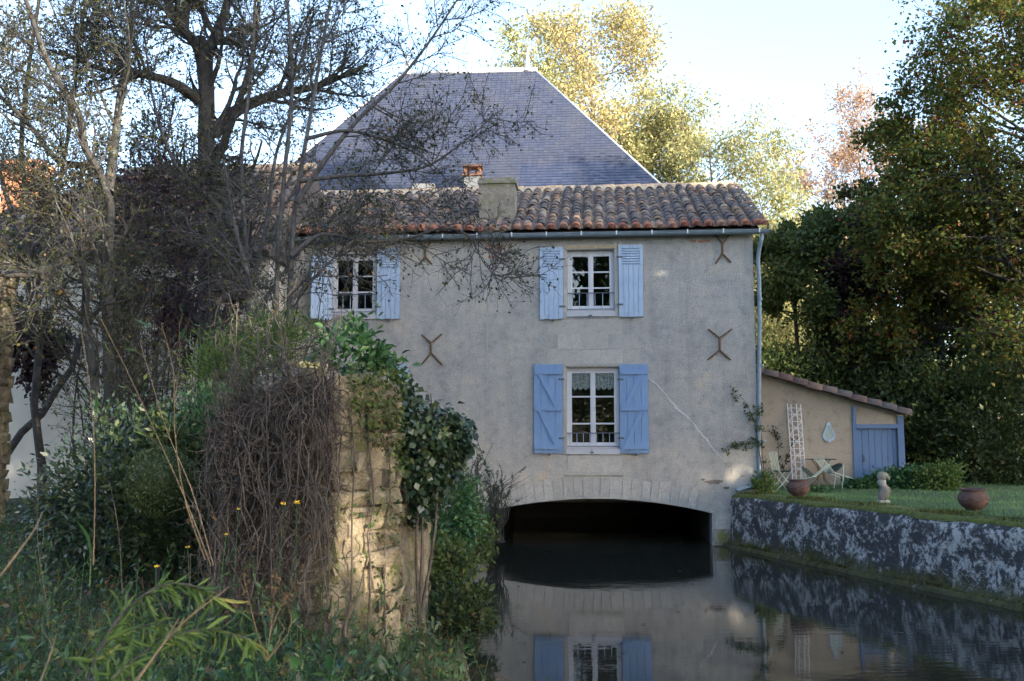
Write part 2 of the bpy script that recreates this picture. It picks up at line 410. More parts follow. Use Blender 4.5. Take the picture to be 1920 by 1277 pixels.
M_DOORBLUE = paint('door_blue_paint', (0.065, 0.135, 0.29), (0.095, 0.175, 0.33), 0.6)
M_WHITE = paint('white_paint', (0.60, 0.61, 0.65), (0.46, 0.46, 0.49), 0.45)
M_PALEWOOD = paint('faded_white_paint', (0.50, 0.50, 0.55), (0.34, 0.34, 0.37), 0.6)
M_IRON = plain('dark_iron', (0.07, 0.085, 0.11), 0.6, 0.3, 30)
M_RUST = plain('rusty_iron', (0.15, 0.095, 0.055), 0.85, 0.4, 25, 0, 0.004)
M_GREENIRON = plain('dark_green_metal', (0.03, 0.05, 0.042), 0.5, 0.3, 20)
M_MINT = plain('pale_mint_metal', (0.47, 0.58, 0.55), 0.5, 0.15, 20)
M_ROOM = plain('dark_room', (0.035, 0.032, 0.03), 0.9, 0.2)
m = NT('lace'); v = m.voro(34, None, 'DISTANCE_TO_EDGE'); n1 = m.noise(18, 3)
m.color((0.82, 0.82, 0.86)).rough(0.9); al = m.ramp(m.math('ADD', v, m.math('MULTIPLY', n1, 0.12)), [(0.20, 1.0), (0.26, 0.25)]); m.l(al, m.b.inputs['Alpha']); M_LACE = m.m
m = NT('window_glass'); gl = m.n('ShaderNodeBsdfGlossy'); gl.inputs['Roughness'].default_value = 0.01; tr = m.n('ShaderNodeBsdfTransparent'); tr.inputs[0].default_value = (0.86, 0.9, 0.9, 1)
fr = m.n('ShaderNodeFresnel'); fr.inputs[0].default_value = 1.75; mx = m.n('ShaderNodeMixShader'); bp = m.n('ShaderNodeBump'); bp.inputs['Strength'].default_value = 0.12; bp.inputs['Distance'].default_value = 0.02
m.l(m.noise(3.5, 2), bp.inputs['Height']); m.l(bp.outputs[0], gl.inputs['Normal']); m.l(fr.outputs[0], mx.inputs[0]); m.l(tr.outputs[0], mx.inputs[1]); m.l(gl.outputs[0], mx.inputs[2]); m.l(mx.outputs[0], m.out.inputs[0]); M_GLASS = m.m
m = NT('terracotta'); n1 = m.noise(9, 6, 0.65); c = m.ramp(n1, [(0.3, (0.05, 0.034, 0.034)), (0.55, (0.10, 0.053, 0.045)), (0.8, (0.15, 0.095, 0.08))]); m.color(c).rough(0.8).bump(n1, 0.5, 0.01); M_POT = m.m
M_STATUE = stone('weathered_statue_stone', (0.13, 0.12, 0.11), (0.40, 0.37, 0.34), (0.07, 0.065, 0.05), 0.5)
# ground and water
m = NT('ground_soil'); n1 = m.noise(0.9, 6, 0.65); n2 = m.noise(14, 5, 0.7)
c = m.ramp(n1, [(0.3, (0.022, 0.026, 0.012)), (0.55, (0.034, 0.042, 0.017)), (0.75, (0.05, 0.042, 0.026))])
c = m.mix(m.ramp(m.math('DIVIDE', m.sep()[0], 10.0), [(0.25, 0.0), (0.35, 1.0)]), c, m.ramp(n1, [(0.3, (0.055, 0.10, 0.035)), (0.7, (0.085, 0.14, 0.045))]))
c = m.mix(m.ramp(n2, [(0.4, 0.6), (0.6, 0)]), c, (0.03, 0.03, 0.015)); m.color(c).rough(1).bump(n2, 1, 0.04); M_GROUND = m.m
m = NT('still_water'); m.color((0.020, 0.021, 0.017)).rough(0.015); m.b.inputs['IOR'].default_value = 1.333; m.b.inputs['Specular IOR Level'].default_value = 0.5
w1 = m.noise(3.0, 3, 0.5, m.coord(1.0, 2.6, 1)); w2 = m.noise(0.55, 2, 0.5); msk = m.ramp(m.noise(0.33, 2), [(0.42, 0.12), (0.66, 1.0)])
m.bump(m.math('ADD', m.math('MULTIPLY', w1, msk), m.math('MULTIPLY', w2, 0.6)), 0.055, 0.05); M_WATER = m.m
# foliage
L_YELLOW = leafmat('yellow_leaves', [(0.0, (0.24, 0.25, 0.11)), (0.3, (0.38, 0.36, 0.16)), (0.7, (0.50, 0.44, 0.21)), (1.0, (0.52, 0.37, 0.20))], 0.5, 0.4)
L_YGREEN = leafmat('yellow_green_leaves', [(0.0, (0.21, 0.23, 0.10)), (0.4, (0.32, 0.34, 0.15)), (0.8, (0.43, 0.42, 0.20)), (1.0, (0.47, 0.42, 0.24))], 0.5, 0.4)
L_PINK = leafmat('pinkish_leaves', [(0.0, (0.38, 0.24, 0.18)), (0.5, (0.48, 0.33, 0.25)), (1.0, (0.52, 0.38, 0.24))], 0.6, 0.4)
L_MAPLE = leafmat('maple_leaves', [(0.0, (0.06, 0.095, 0.03)), (0.5, (0.11, 0.145, 0.034)), (0.78, (0.17, 0.18, 0.038)), (0.90, (0.26, 0.165, 0.04)), (0.96, (0.25, 0.085, 0.03)), (1.0, (0.15, 0.045, 0.035))], 0.55, 0.42)
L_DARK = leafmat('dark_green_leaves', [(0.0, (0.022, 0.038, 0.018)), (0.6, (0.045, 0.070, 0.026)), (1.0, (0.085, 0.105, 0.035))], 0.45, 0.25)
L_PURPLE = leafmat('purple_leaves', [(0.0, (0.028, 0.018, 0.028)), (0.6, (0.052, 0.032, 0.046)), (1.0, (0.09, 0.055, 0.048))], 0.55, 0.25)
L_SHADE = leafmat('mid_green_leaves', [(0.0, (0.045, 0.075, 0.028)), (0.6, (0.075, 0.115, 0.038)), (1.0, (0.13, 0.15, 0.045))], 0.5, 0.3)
L_TWIG = leafmat('small_autumn_leaves', [(0.0, (0.03, 0.042, 0.02)), (0.55, (0.055, 0.07, 0.026)), (0.88, (0.10, 0.10, 0.03)), (1.0, (0.17, 0.09, 0.04))], 0.5, 0.35)
L_BRIGHT = leafmat('fresh_green_leaves', [(0.0, (0.055, 0.10, 0.03)), (0.5, (0.09, 0.155, 0.042)), (0.9, (0.15, 0.21, 0.055)), (1.0, (0.24, 0.22, 0.06))], 0.45, 0.35)
L_GREEN = leafmat('garden_leaves', [(0.0, (0.025, 0.07, 0.028)), (0.5, (0.045, 0.125, 0.045)), (1.0, (0.09, 0.19, 0.055))], 0.4, 0.3, 0.5)
L_IVY = leafmat('ivy_leaves', [(0.0, (0.018, 0.04, 0.025)), (0.6, (0.035, 0.066, 0.036)), (1.0, (0.075, 0.10, 0.04))], 0.32, 0.15, 0.6)
L_BOX = leafmat('box_leaves', [(0.0, (0.045, 0.07, 0.03)), (1.0, (0.11, 0.14, 0.06))], 0.4, 0.2)
L_ROSE = leafmat('needle_leaves', [(0.0, (0.03, 0.05, 0.03)), (1.0, (0.07, 0.095, 0.05))], 0.5, 0.2)
L_GRASS = leafmat('long_grass', [(0.0, (0.02, 0.046, 0.02)), (0.55, (0.036, 0.085, 0.032)), (0.86, (0.065, 0.115, 0.036)), (0.93, (0.13, 0.105, 0.05)), (1.0, (0.19, 0.145, 0.075))], 0.5, 0.3)
L_LAWN = leafmat('lawn_grass', [(0.0, (0.085, 0.19, 0.07)), (0.6, (0.13, 0.27, 0.10)), (1.0, (0.21, 0.30, 0.11))], 0.5, 0.3)
L_DRY = leafmat('dry_leaves', [(0.0, (0.06, 0.04, 0.028)), (0.6, (0.11, 0.07, 0.04)), (1.0, (0.19, 0.125, 0.065))], 0.8, 0.25)
L_WEED = leafmat('weed_leaves', [(0.0, (0.014, 0.034, 0.02)), (0.5, (0.03, 0.07, 0.03)), (0.82, (0.055, 0.11, 0.036)), (0.92, (0.10, 0.10, 0.03)), (1.0, (0.09, 0.05, 0.03))], 0.4, 0.25, 0.35)
B_LICHEN = barkmat('lichen_bark', (0.024, 0.024, 0.026), (0.07, 0.068, 0.066), 14, (0.17, 0.195, 0.165), 0.62)
B_DARK = barkmat('dark_bark', (0.02, 0.02, 0.022), (0.06, 0.055, 0.055), 12, (0.12, 0.13, 0.10), 0.66)
B_GREY = barkmat('grey_bark', (0.035, 0.035, 0.038), (0.09, 0.087, 0.09), 18, (0.15, 0.165, 0.14), 0.64)
B_TAN = barkmat('tan_bark', (0.14, 0.10, 0.07), (0.30, 0.22, 0.15), 12)
B_DRY = barkmat('dead_vine', (0.035, 0.028, 0.026), (0.13, 0.11, 0.10), 9)
B_CANE = barkmat('dry_cane', (0.10, 0.075, 0.045), (0.21, 0.155, 0.09), 16)
M_FLOWER = plain('yellow_petals', (0.75, 0.50, 0.03), 0.6, 0.15, 40)

# ================================================================== THE SETTING
def xr(Y): return 5.15 + np.maximum(23.2 - np.asarray(Y, float), 0) * 0.2535
def xl(Y): return np.interp(Y, [-60, 0, 5, 9, 12, 24, 60], [1.5, 1.2, 0.3, -0.35, -0.62, -0.85, -0.9])
def sstep(a, b, x):
    t = np.clip((np.asarray(x, float) - a) / (b - a), 0, 1); return t * t * (3 - 2 * t)
def bank_z(X, Y):
    d = xl(Y) - X
    return 0.12 + 0.38 * sstep(0, 1.6, d) + 0.35 * sstep(1, 9, d) + 0.25 * sstep(14, 22, Y) + 0.05 * np.sin(X * 2.1 + Y * 1.3) * sstep(0, 2, d) + 0.03 * np.sin(X * 5 - Y * 3.7)
def lawn_z(X, Y):
    d = X - xr(Y)
    return 1.20 + 0.05 * sstep(0, 6, d) + 0.02 * np.sin(X * 1.7 + Y) + 0.05 * sstep(20, 14, Y) + 0.10 * sstep(22, 27, Y)
Ys = np.r_[-400, -200, -100, -60, np.arange(-30, 0, 3), np.arange(0, 30, 0.4), np.arange(30, 44, 2), 50, 60, 80, 110, 160, 250, 400]
Lo = [-400, -200, -100, -60, -40, -30, -24] + list(np.arange(-20, -8, 1.0)) + list(np.arange(-8, 0, 0.4)) + [-0.15, 0.0]
Ro = [0.22, 0.34, 0.6] + list(np.arange(1, 12, 0.6)) + [13, 15, 18, 22, 28, 36, 50, 70, 100, 200, 400]
rows = []
for Y in Ys:
    a, b = float(xl(Y)), float(xr(Y)); r = []
    for o in Lo: r.append((a + o, Y, float(bank_z(a + o, Y))))
    chan = -60 < Y < 34
    for f, zz in ((0.15, -0.25), (0.5, -0.8)): r.append((a + f, Y, zz if chan else 1.0))
    r.append((b - 0.6, Y, -0.9 if chan else 1.2)); 
    for o in Ro: r.append((b + o, Y, (-0.9 if chan else 1.2) if o < 0.3 else float(lawn_z(b + o, Y))))
    rows.append(r)
G = np.array(rows); ny, nx, _ = G.shape
ii = np.arange(ny * nx).reshape(ny, nx)
F = np.stack([ii[:-1, :-1], ii[:-1, 1:], ii[1:, 1:], ii[1:, :-1]], -1).reshape(-1, 4)
ground = tag(mesh_obj('ground', G.reshape(-1, 3), F, M_GROUND, None, True), kind='structure')

wy = np.r_[-55, -30, -15, -5, 0, 5, 10, 15, 20, 23.2, 26, 33.5]
V = []; F = []
for Y in wy: V += [(float(xl(Y)) - 0.5, Y, 0), (float(xr(Y)) + 0.2, Y, 0)]
F = [(2 * i, 2 * i + 1, 2 * i + 3, 2 * i + 2) for i in range(len(wy) - 1)]
water = tag(mesh_obj('river', np.array(V), F, M_WATER), kind='structure')

# ------------------------------------------------------------------ canal retaining wall
def wall_mesh(prof, Y0, Y1, n, amp, seed):
    r = np.random.default_rng(seed); Yv = np.linspace(Y0, Y1, n); X0 = xr(Yv); P = []
    for o, z in prof: P.append(np.stack([X0 + o, Yv, np.full(n, z)], 1))
    P = np.stack(P, 1); ph = r.uniform(0, 6, 6)
    wob = sum(np.sin(Yv[:, None] * (1.7 + 1.9 * k) + P[:, :, 2] * (2 + 2.3 * k) + ph[k]) / (1 + k) for k in range(5)) * amp
    P[:, :, 0] += wob + r.normal(size=wob.shape) * amp * 0.6; P[:, :, 2] += np.where(np.array([z for o, z in prof])[None] > 1.0, wob * 0.8, wob * 0.3)
    m_ = P.shape[1]; i_ = np.arange(n * m_).reshape(n, m_); F = np.stack([i_[:-1, :-1], i_[1:, :-1], i_[1:, 1:], i_[:-1, 1:]], -1).reshape(-1, 4)
    return P, P.reshape(-1, 3), F
prof = [(-0.24, -0.95), (-0.22, -0.05), (-0.18, 0.05), (-0.08, 0.10), (-0.04, 0.18), (-0.03, 0.4), (0.0, 0.6), (0.0, 0.8), (0.02, 0.98), (0.05, 1.10), (0.12, 1.17), (0.30, 1.20), (0.62, 1.21), (0.64, 0.3)]
PW, V, F = wall_mesh(prof, 23.95, -12, 260, 0.014, 3)
endcap = tuple(int(i) for i in range(len(prof)))
canal = tag(thing('canal_wall', (0, 0, 0)), 'old lime-washed canal wall blotched with black lichen beside the lawn', 'wall')
cw = mesh_obj('wall_face', V, [tuple(map(int, f)) for f in F] + [endcap], M_CANAL, canal, True)
mr = np.random.default_rng(8)
# moss: lip along the top and ledge at the waterline
prof2 = [(0.075, 1.13), (0.085, 1.175), (0.16, 1.215), (0.34, 1.228), (0.6, 1.23), (0.7, 1.19)]
_, V, F = wall_mesh(prof2, 23.9, 8, 220, 0.016, 4); mesh_obj('moss_lip', V, F, M_MOSS, canal, True)
yy = mr.uniform(8, 23.8, 6000); ob = mr.uniform(0.06, 0.75, 6000); base = np.stack([xr(yy) + ob, yy, np.full(6000, 1.22)], 1)
V1, F1 = blades(mr, base, mr.uniform(0.02, 0.08, 6000) * (0.4 + 1.0 * (np.sin(yy * 3.1) > 0.1)), np.full(6000, 0.012), 0.6, 2)
yy = mr.uniform(8, 23.6, 3500); base = np.stack([xr(yy) - mr.uniform(0.0, 0.15, 3500), yy, np.full(3500, 0.08)], 1)
V2, F2 = blades(mr, base, mr.uniform(0.02, 0.09, 3500) * (0.35 + 0.9 * (np.sin(yy * 2.3 + 1) > 0)), np.full(3500, 0.014), 0.6, 2)
L_MOSSB = leafmat('moss_tufts', [(0.0, (0.03, 0.035, 0.008)), (0.6, (0.075, 0.08, 0.016)), (1.0, (0.18, 0.16, 0.035))], 0.9, 0.2)
V, F = cat_mesh([(V1, F1), (V2, F2)]); tag(mesh_obj('moss_tufts', V, F, L_MOSSB, canal), kind='stuff')

# ================================================================== THE MILL
mill = thing('mill_house', (H0[0], H0[1], 0), -ROT, 'grey roughcast water mill with canal-tile roof spanning the river on an arch', 'house')
XL = fac(470, 600)[0]; ZT = fac(1300, 434)[1] + 0.10
def rect(p0, p1, q0, q1, dy=0.0):                     # photo box -> (x0, x1, z0, z1)
    xm = (p0 + p1) / 2; a = fac(p0, (q0 + q1) / 2, dy)[0]; b = fac(p1, (q0 + q1) / 2, dy)[0]
    return a, b, fac(xm, q1, dy)[1], fac(xm, q0, dy)[1]
W1 = rect(1063, 1161, 688, 850); W2 = rect(1064, 1152, 468, 592); W3 = rect(622, 705, 476, 597); W4 = rect(610, 712, 690, 853)
def loop(r): return [(r[0], r[2]), (r[1], r[2]), (r[1], r[3]), (r[0], r[3])]
ax0, zs = fac(908, 972)[0], fac(1335, 962)[1]; ax1 = fac(1335, 962)[0]; zc = fac(1125, 935)[1]
NA = 30
arch = [(ax0 + (ax1 - ax0) * i / NA, zs + (zc - zs) * (1 - (2 * i / NA - 1)**2)) for i in range(NA + 1)]
outer = [(XL, -1), (ax0, -1)] + arch + [(ax1, -1), (0, -1), (0, ZT - 0.02), (XL, ZT - 0.02)]
MB().prism(outer, 0, 0.55, [loop(w) for w in (W1, W2, W3, W4)]).build('wall', M_ROUGH, mill)
YR = 4.6; ZE = ZT; ZR = fac(1300, 352, YR)[1]; YB = 2 * YR
gm = MB()
def yz_prism(mb, poly, x0, x1):                       # polygon in (y, z) extruded along x
    t = MB().prism([(y, z) for y, z in poly], x0, x1); mb.add([(v[1], v[0], v[2]) for v in t.V], [f[::-1] for f in t.F]); return mb
yz_prism(MB(), [(0.553, -1), (YB, -1), (YB, ZT - 0.1), (YR, ZR - 0.22), (0.553, ZT + 0.02)], -0.5, -0.003).build('gable_wall', M_ROUGH, mill)
yz_prism(MB(), [(0.553, -1), (YB, -1), (YB, ZT - 0.1), (YR, ZR - 0.22), (0.553, ZT + 0.02)], XL + 0.003, XL + 0.5).build('gable_wall', M_ROUGH, mill)
# tunnel under the house
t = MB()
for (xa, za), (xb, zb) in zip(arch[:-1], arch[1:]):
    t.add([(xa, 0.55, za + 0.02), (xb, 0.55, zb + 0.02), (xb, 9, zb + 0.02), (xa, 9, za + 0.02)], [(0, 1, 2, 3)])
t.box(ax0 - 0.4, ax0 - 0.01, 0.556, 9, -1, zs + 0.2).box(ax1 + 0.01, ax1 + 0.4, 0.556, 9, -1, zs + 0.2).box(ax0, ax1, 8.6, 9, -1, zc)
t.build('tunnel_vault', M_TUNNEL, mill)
# arch ring, each voussoir a stone
ring = 0.50; nv = 25; vr = np.random.default_rng(21)
def arch_pt(u):
    k = 2 * u - 1; x = ax0 + (ax1 - ax0) * u; z = zs + (zc - zs) * (1 - k * k); sl = -4 * (zc - zs) * k / (ax1 - ax0); n = np.array((-sl, 1.0)); n /= np.linalg.norm(n); return np.array((x, z)), n
cuts = np.linspace(-0.015, 1.015, nv + 1) + np.r_[0, vr.normal(size=nv - 1) * 0.004, 0]
for i in range(nv):
    u0, u1 = cuts[i] + 0.0013, cuts[i + 1] - 0.0013; h = ring * vr.uniform(0.94, 1.05)
    (a, na), (b, nb) = arch_pt(u0), arch_pt(u1); um, nm = arch_pt((u0 + u1) / 2)
    poly = [a - na * 0.004, um - nm * 0.004, b - nb * 0.004, b + nb * h, a + na * h]
    MB().prism([tuple(p) for p in poly], -0.006 - vr.uniform(0, 0.012), 0.2).build('voussoir', M_VOUSS, mill)
# dressed stones in the facade
def block(name, px0, px1, py0, py1, proud, mat=M_ASHLAR, back=0.06):
    x0, x1, z0, z1 = rect(px0, px1, py0, py1); MB().box(x0 + 0.004, x1 - 0.004, -proud, back, z0 + 0.004, z1 - 0.004).build(name, mat, mill)
for k, b in enumerate([(1026, 1100, 600, 627), (1100, 1168, 600, 627), (1045, 1090, 627, 655), (1090, 1140, 627, 655), (1026, 1095, 655, 683), (1095, 1168, 655, 683),
          (1354, 1420.5, 840, 868), (1372, 1420.5, 868, 892), (1356, 1420.5, 892, 916), (1378, 1420.5, 916, 935), (1065, 1115, 854, 886), (1115, 1167, 854, 886)]):
    block('ashlar_block', *b, 0.004 + 0.0013 * (k % 4))
block('ashlar_block', 1341, 1374, 962, 992, 0.012); block('ashlar_block', 1338, 1378, 992, 1018, 0.05, M_CAPSTONE); block('stone_ledge', 1056, 1168, 886, 891, 0.03)
block('lintel', 1058, 1158, 459, 466.5, 0.014, M_MORTAR); block('lintel', 1054, 1168, 681.5, 686, 0.012, M_ASHLAR)
for x0, x1, y0, y1, w in ((1056, 1063.5, 470, 597, 1), (1152.5, 1160, 466, 594, 1), (1056, 1062.5, 688, 850, 1), (1161.5, 1167, 688, 850, 1), (705.5, 708, 476, 596, 0)):
    for s in range(4): block('jamb_stone', x0, x1, y0 + (y1 - y0) * s / 4, y0 + (y1 - y0) * (s + 1) / 4, 0.004 + 0.002 * (s % 2), M_ASHLAR)
# bare brick patches where the render has fallen
br = np.random.default_rng(5)
for (px, py) in ((917, 461), (930, 461), (943, 462), (922, 467), (936, 468), (926, 475), (940, 476), (921, 482), (934, 484), (1300, 452), (1314, 453), (1326, 452)):
    block('brick', px - 6, px + 6, py - 2.6, py + 2.6, 0.004 + br.uniform(0, 0.006), M_BRICK, 0.04)
for (px, py, w_, h_) in ((1338, 904, 21, 4.5), (1386, 880, 9, 4), (1392, 891, 6, 5), (1362, 915, 8, 3), (1318, 899, 5, 2.5)):
    poly = [fac(px + w_ * k * math.cos(a), py - h_ * k * math.sin(a)) for a, k in zip(np.linspace(0, 2 * math.pi, 13)[:-1], br.uniform(0.55, 1.1, 12))]
    MB().prism(poly, -0.004 - br.uniform(0, 0.004), 0.03).build('bare_stone', M_QUOIN, mill)
# filled crack
pts = [(1216, 708), (1226, 716), (1240, 730), (1252, 745), (1262, 757), (1276, 772), (1290, 783), (1303, 797), (1312, 810), (1325, 824), (1335, 840), (1343, 848), (1352, 858)]
c = smooth_line(np.array([list(fac(*p)) + [0] for p in pts]), 60)[:, :2]; c += br.normal(size=c.shape) * 0.008; tt = np.linspace(0, 1, 60); wid = 0.62 * (0.012 + 0.030 * np.abs(np.sin(tt * 9 + 1)) + 0.012 * br.uniform(size=60)) * np.sin(np.pi * np.clip(tt * 0.96 + 0.02, 0, 1)) ** 0.35
d = nrm(np.gradient(c, axis=0)); nn = np.stack([-d[:, 1], d[:, 0]], 1); up = c + nn * wid[:, None]; dn = c - nn * wid[:, None] * br.uniform(0.6, 1.2, (60, 1))
V = [(p[0], -0.006, p[1]) for p in up] + [(p[0], -0.006, p[1]) for p in dn]
MB().add(V, [(60 + i, 61 + i, i + 1, i) for i in range(59)]).build('crack_filling', M_REPAIR, mill)
c = np.array([fac(914, y) for y in np.linspace(560, 760, 14)]); wd = br.uniform(0.012, 0.03, 14)
MB().prism([(p[0] - w, p[1]) for p, w in zip(c, wd)] + [(p[0] + w, p[1]) for p, w in list(zip(c, wd))[::-1]], -0.003, 0.03).build('lime_streak', M_ASHLAR, mill)
# iron tie-rod anchors
def anchor(arms, neck):
    mb = MB(); n0, n1 = [(*fac(*p),) for p in neck]; P = lambda q, y=-0.035: (q[0], y, q[1])
    mb.tube([P(n0, -0.05), P(((n0[0] + n1[0]) / 2, (n0[1] + n1[1]) / 2), -0.055), P(n1, -0.05)], 0.032, 6)
    for i, a in enumerate(arms):
        q = fac(*a); s = n0 if i < 2 else n1
        mb.tube([P(s, -0.045), P(((s[0] + q[0]) / 2, (s[1] + q[1]) / 2), -0.03), P(q, -0.012)], [0.026, 0.024, 0.02], 6)
    mb.build('wall_anchor', M_RUST, mill)
anchor([(1328, 617), (1372, 617), (1326, 675), (1370, 675)], [(1349, 634), (1349, 657)])
anchor([(791, 627), (829, 626), (790, 684), (830, 684)], [(809, 643), (809, 662)])
anchor([(786, 455), (808, 455), (785, 497), (811, 496)], [(798, 467), (798, 482)])
anchor([(1341, 440), (1367, 440), (1341, 495), (1371, 492)], [(1354, 457), (1354, 476)])

# ------------------------------------------------------------------ windows
def window(r, rows, bars, rail_z, lace=False, mid=None):
    x0, x1, z0, z1 = r; yf = 0.13; sill = 0.17; xm = (x0 + x1) / 2
    f = MB(); fw = 0.055
    f.box(x0, x0 + fw, yf, yf + 0.07, z0 + sill, z1).box(x1 - fw, x1, yf, yf + 0.07, z0 + sill, z1).box(x0 + fw, x1 - fw, yf, yf + 0.07, z1 - fw * 1.5, z1)
    win = f.build('window', M_WHITE, mill)
    MB().box(x0 - 0.02, x1 + 0.02, -0.035, 0.22, z0 - 0.02, z0 + 0.11).build('sill', M_PALEWOOD, win)
    MB().box(x0 + 0.002, x1 - 0.002, yf - 0.03, yf + 0.07, z0 + 0.112, z0 + sill).build('bottom_rail', M_PALEWOOD, win)
    zb, zt = z0 + sill, z1 - fw * 1.5
    for a, b in ((x0 + fw, xm), (xm, x1 - fw)):
        c = MB(); s = 0.06; a += 0.002; b -= 0.002
        c.box(a, a + s, yf + 0.012, yf + 0.06, zb, zt).box(b - s, b, yf + 0.012, yf + 0.06, zb, zt).box(a + s, b - s, yf + 0.012, yf + 0.06, zb, zb + 0.09).box(a + s, b - s, yf + 0.012, yf + 0.06, zt - 0.06, zt)
        c.build('casement', M_WHITE, win)
        g0, g1 = zb + 0.09, zt - 0.06; cut = [g0] + [g0 + (g1 - g0) * k for k in rows] + [g1]
        for k in range(len(cut) - 1):
            MB().box(a + s, b - s, yf + 0.032, yf + 0.036, cut[k], cut[k + 1]).build('pane', M_GLASS, win)
            if k: MB().box(a + s, b - s, yf + 0.018, yf + 0.05, cut[k] - 0.018, cut[k] + 0.018).build('glazing_bar', M_WHITE, win)
        if lace:
            zl = g1 - 0.36; n = 33; xs = np.linspace(a + s + 0.005, b - s - 0.005, n); mb = MB(); Vv = []
            for i, x in enumerate(xs):
                y = yf + 0.075 + 0.012 * math.sin(i * 1.1); lowz = zl - 0.06 * abs(math.sin(i * 0.32)) + 0.03 * (i % 2)
                Vv += [(x, y, lowz), (x, y, g1)]
            mb.add(Vv, [(2 * i, 2 * i + 2, 2 * i + 3, 2 * i + 1) for i in range(n - 1)]).build('lace_curtain', M_LACE, win)
    MB().box(xm - 0.035, xm + 0.035, yf - 0.005, yf + 0.012, zb, zt).build('centre_stile', M_WHITE, win)
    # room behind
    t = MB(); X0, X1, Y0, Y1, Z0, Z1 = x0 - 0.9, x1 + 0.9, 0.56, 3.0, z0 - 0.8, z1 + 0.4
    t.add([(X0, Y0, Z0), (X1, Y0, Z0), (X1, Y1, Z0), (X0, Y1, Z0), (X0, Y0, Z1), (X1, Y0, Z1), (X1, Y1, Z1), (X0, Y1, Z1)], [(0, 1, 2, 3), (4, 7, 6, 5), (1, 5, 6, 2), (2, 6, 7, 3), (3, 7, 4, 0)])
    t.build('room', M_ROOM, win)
    # balcony rail
    R = MB(); y = 0.05; R.tube([(x0 - 0.01, y, rail_z), (x1 + 0.01, y, rail_z)], 0.014, 6).tube([(x0 - 0.01, y, z0 + 0.17), (x1 + 0.01, y, z0 + 0.17)], 0.009, 6)
    rail = R.build('balcony_rail', M_IRON, mill)
    for i in range(bars):
        x = x0 + (x1 - x0) * (i + 0.5) / bars; MB().tube([(x, y, z0 + 0.17), (x, y, rail_z)], 0.008, 5).build('rail_bar', M_PALEBLUE, rail)
    return win
window(W1, (0.27, 0.66), 8, fac(1110, 812)[1], True); window(W2, (0.36, 0.68), 6, fac(1105, 549)[1]); window(W3, (0.34, 0.67), 6, fac(660, 552)[1]); window(W4, (0.27, 0.66), 8, fac(660, 815)[1])
# stay iron at each sill
for px, py in ((1110, 848), (1107, 592)):
    x, z = fac(px, py); MB().box(x - 0.04, x + 0.04, -0.07, -0.036, z - 0.015, z + 0.015).build('shutter_stay', M_IRON, mill)

# ------------------------------------------------------------------ shutters
def shutter(w, h, style, flip, mat, seed):
    """panel in local x 0..w (0 = hinge side, away from the wall when flip), z 0..h; child of the mill"""
    r = np.random.default_rng(seed)
    s = MB().box(0.006, w - 0.006, -0.012, -0.002, 0.006, h - 0.006).build('shutter', mat, mill)
    n = 4 if style == 'brace' else 5; lou = style == 'louvre'; ztop = h * 0.72 if lou else h
    for i in range(n):
        a, b = w * i / n + 0.005, w * (i + 1) / n - 0.005; z0 = r.uniform(-0.012, 0.004) if lou else 0.0
        MB().box(a, b, -0.036 - r.uniform(0, 0.003), -0.0115, z0, ztop if lou else h).build('plank', mat, s)
    if lou:
        MB().box(0, w * 0.13, -0.042, -0.0205, ztop + 0.003, h).build('stile', mat, s); MB().box(w * 0.87, w, -0.042, -0.0205, ztop + 0.003, h).build('stile', mat, s)
        MB().box(w * 0.131, w * 0.869, -0.041, -0.0205, h - 0.09, h).build('head_rail', mat, s)
        for k in range(6):
            z = ztop + 0.03 + (h - 0.12 - ztop) * k / 6.0
            MB().add([(w * 0.132, -0.046, z), (w * 0.868, -0.046, z), (w * 0.868, -0.024, z + 0.034), (w * 0.132, -0.024, z + 0.034), (w * 0.132, -0.046, z + 0.012), (w * 0.868, -0.046, z + 0.012), (w * 0.868, -0.024, z + 0.046), (w * 0.132, -0.024, z + 0.046)],
                     [(0, 3, 2, 1), (4, 5, 6, 7), (0, 1, 5, 4), (1, 2, 6, 5), (2, 3, 7, 6), (3, 0, 4, 7)]).build('slat', mat, s)
    else:
        lz = [h * 0.045, h * 0.475, h * 0.885]
        for z in lz: MB().box(0.03, w - 0.02, -0.072, -0.037, z, z + 0.105).build('ledge', mat, s)
        for a, b in ((0, 1), (1, 2)):
            z0, z1 = lz[a] + 0.106, lz[b] - 0.002; xa, xb = (w - 0.15, 0.15)
            if not flip: xa, xb = xb, xa
            p = np.array((xa, z0)); q = np.array((xb, z1)); hw = 0.055
            MB().prism([(xa - hw, z0), (xa + hw, z0), (xb + hw, z1), (xb - hw, z1)], -0.070, -0.037).build('brace', mat, s)
        for z in lz[:2]:
            for xx in (0.22, 0.40): MB().box(w * (xx + 0.1) - 0.012, w * (xx + 0.1) + 0.012, -0.046, -0.037, z + 0.12, z + 0.14).build('bolt', mat, s)
    hx = w if flip else 0
    for z in (h * 0.16, h * 0.82): MB().box(hx - 0.10 if flip else hx - 0.05, hx + 0.05 if flip else hx + 0.10, -0.052, -0.044, z, z + 0.04).build('hinge', M_IRON, s)
    MB().box(w * 0.5, w * 0.5 + 0.05, -0.075, -0.0, -0.05, -0.012).build('catch', M_IRON, s)
    return s
def hang(pxa, pxb, pya, pyb, style, flip, mat, seed, ang=0.0):
    x0, x1, z0, z1 = rect(pxa, pxb, pya, pyb, -0.05); s = shutter(x1 - x0, z1 - z0, style, flip, mat, seed); s.location = (x0, -0.03, z0); s.rotation_euler = (0, 0, ang); return s
hang(1001, 1055, 683, 850, 'brace', True, M_BLUE, 1); hang(1162, 1216, 683, 850, 'brace', False, M_BLUE, 2)
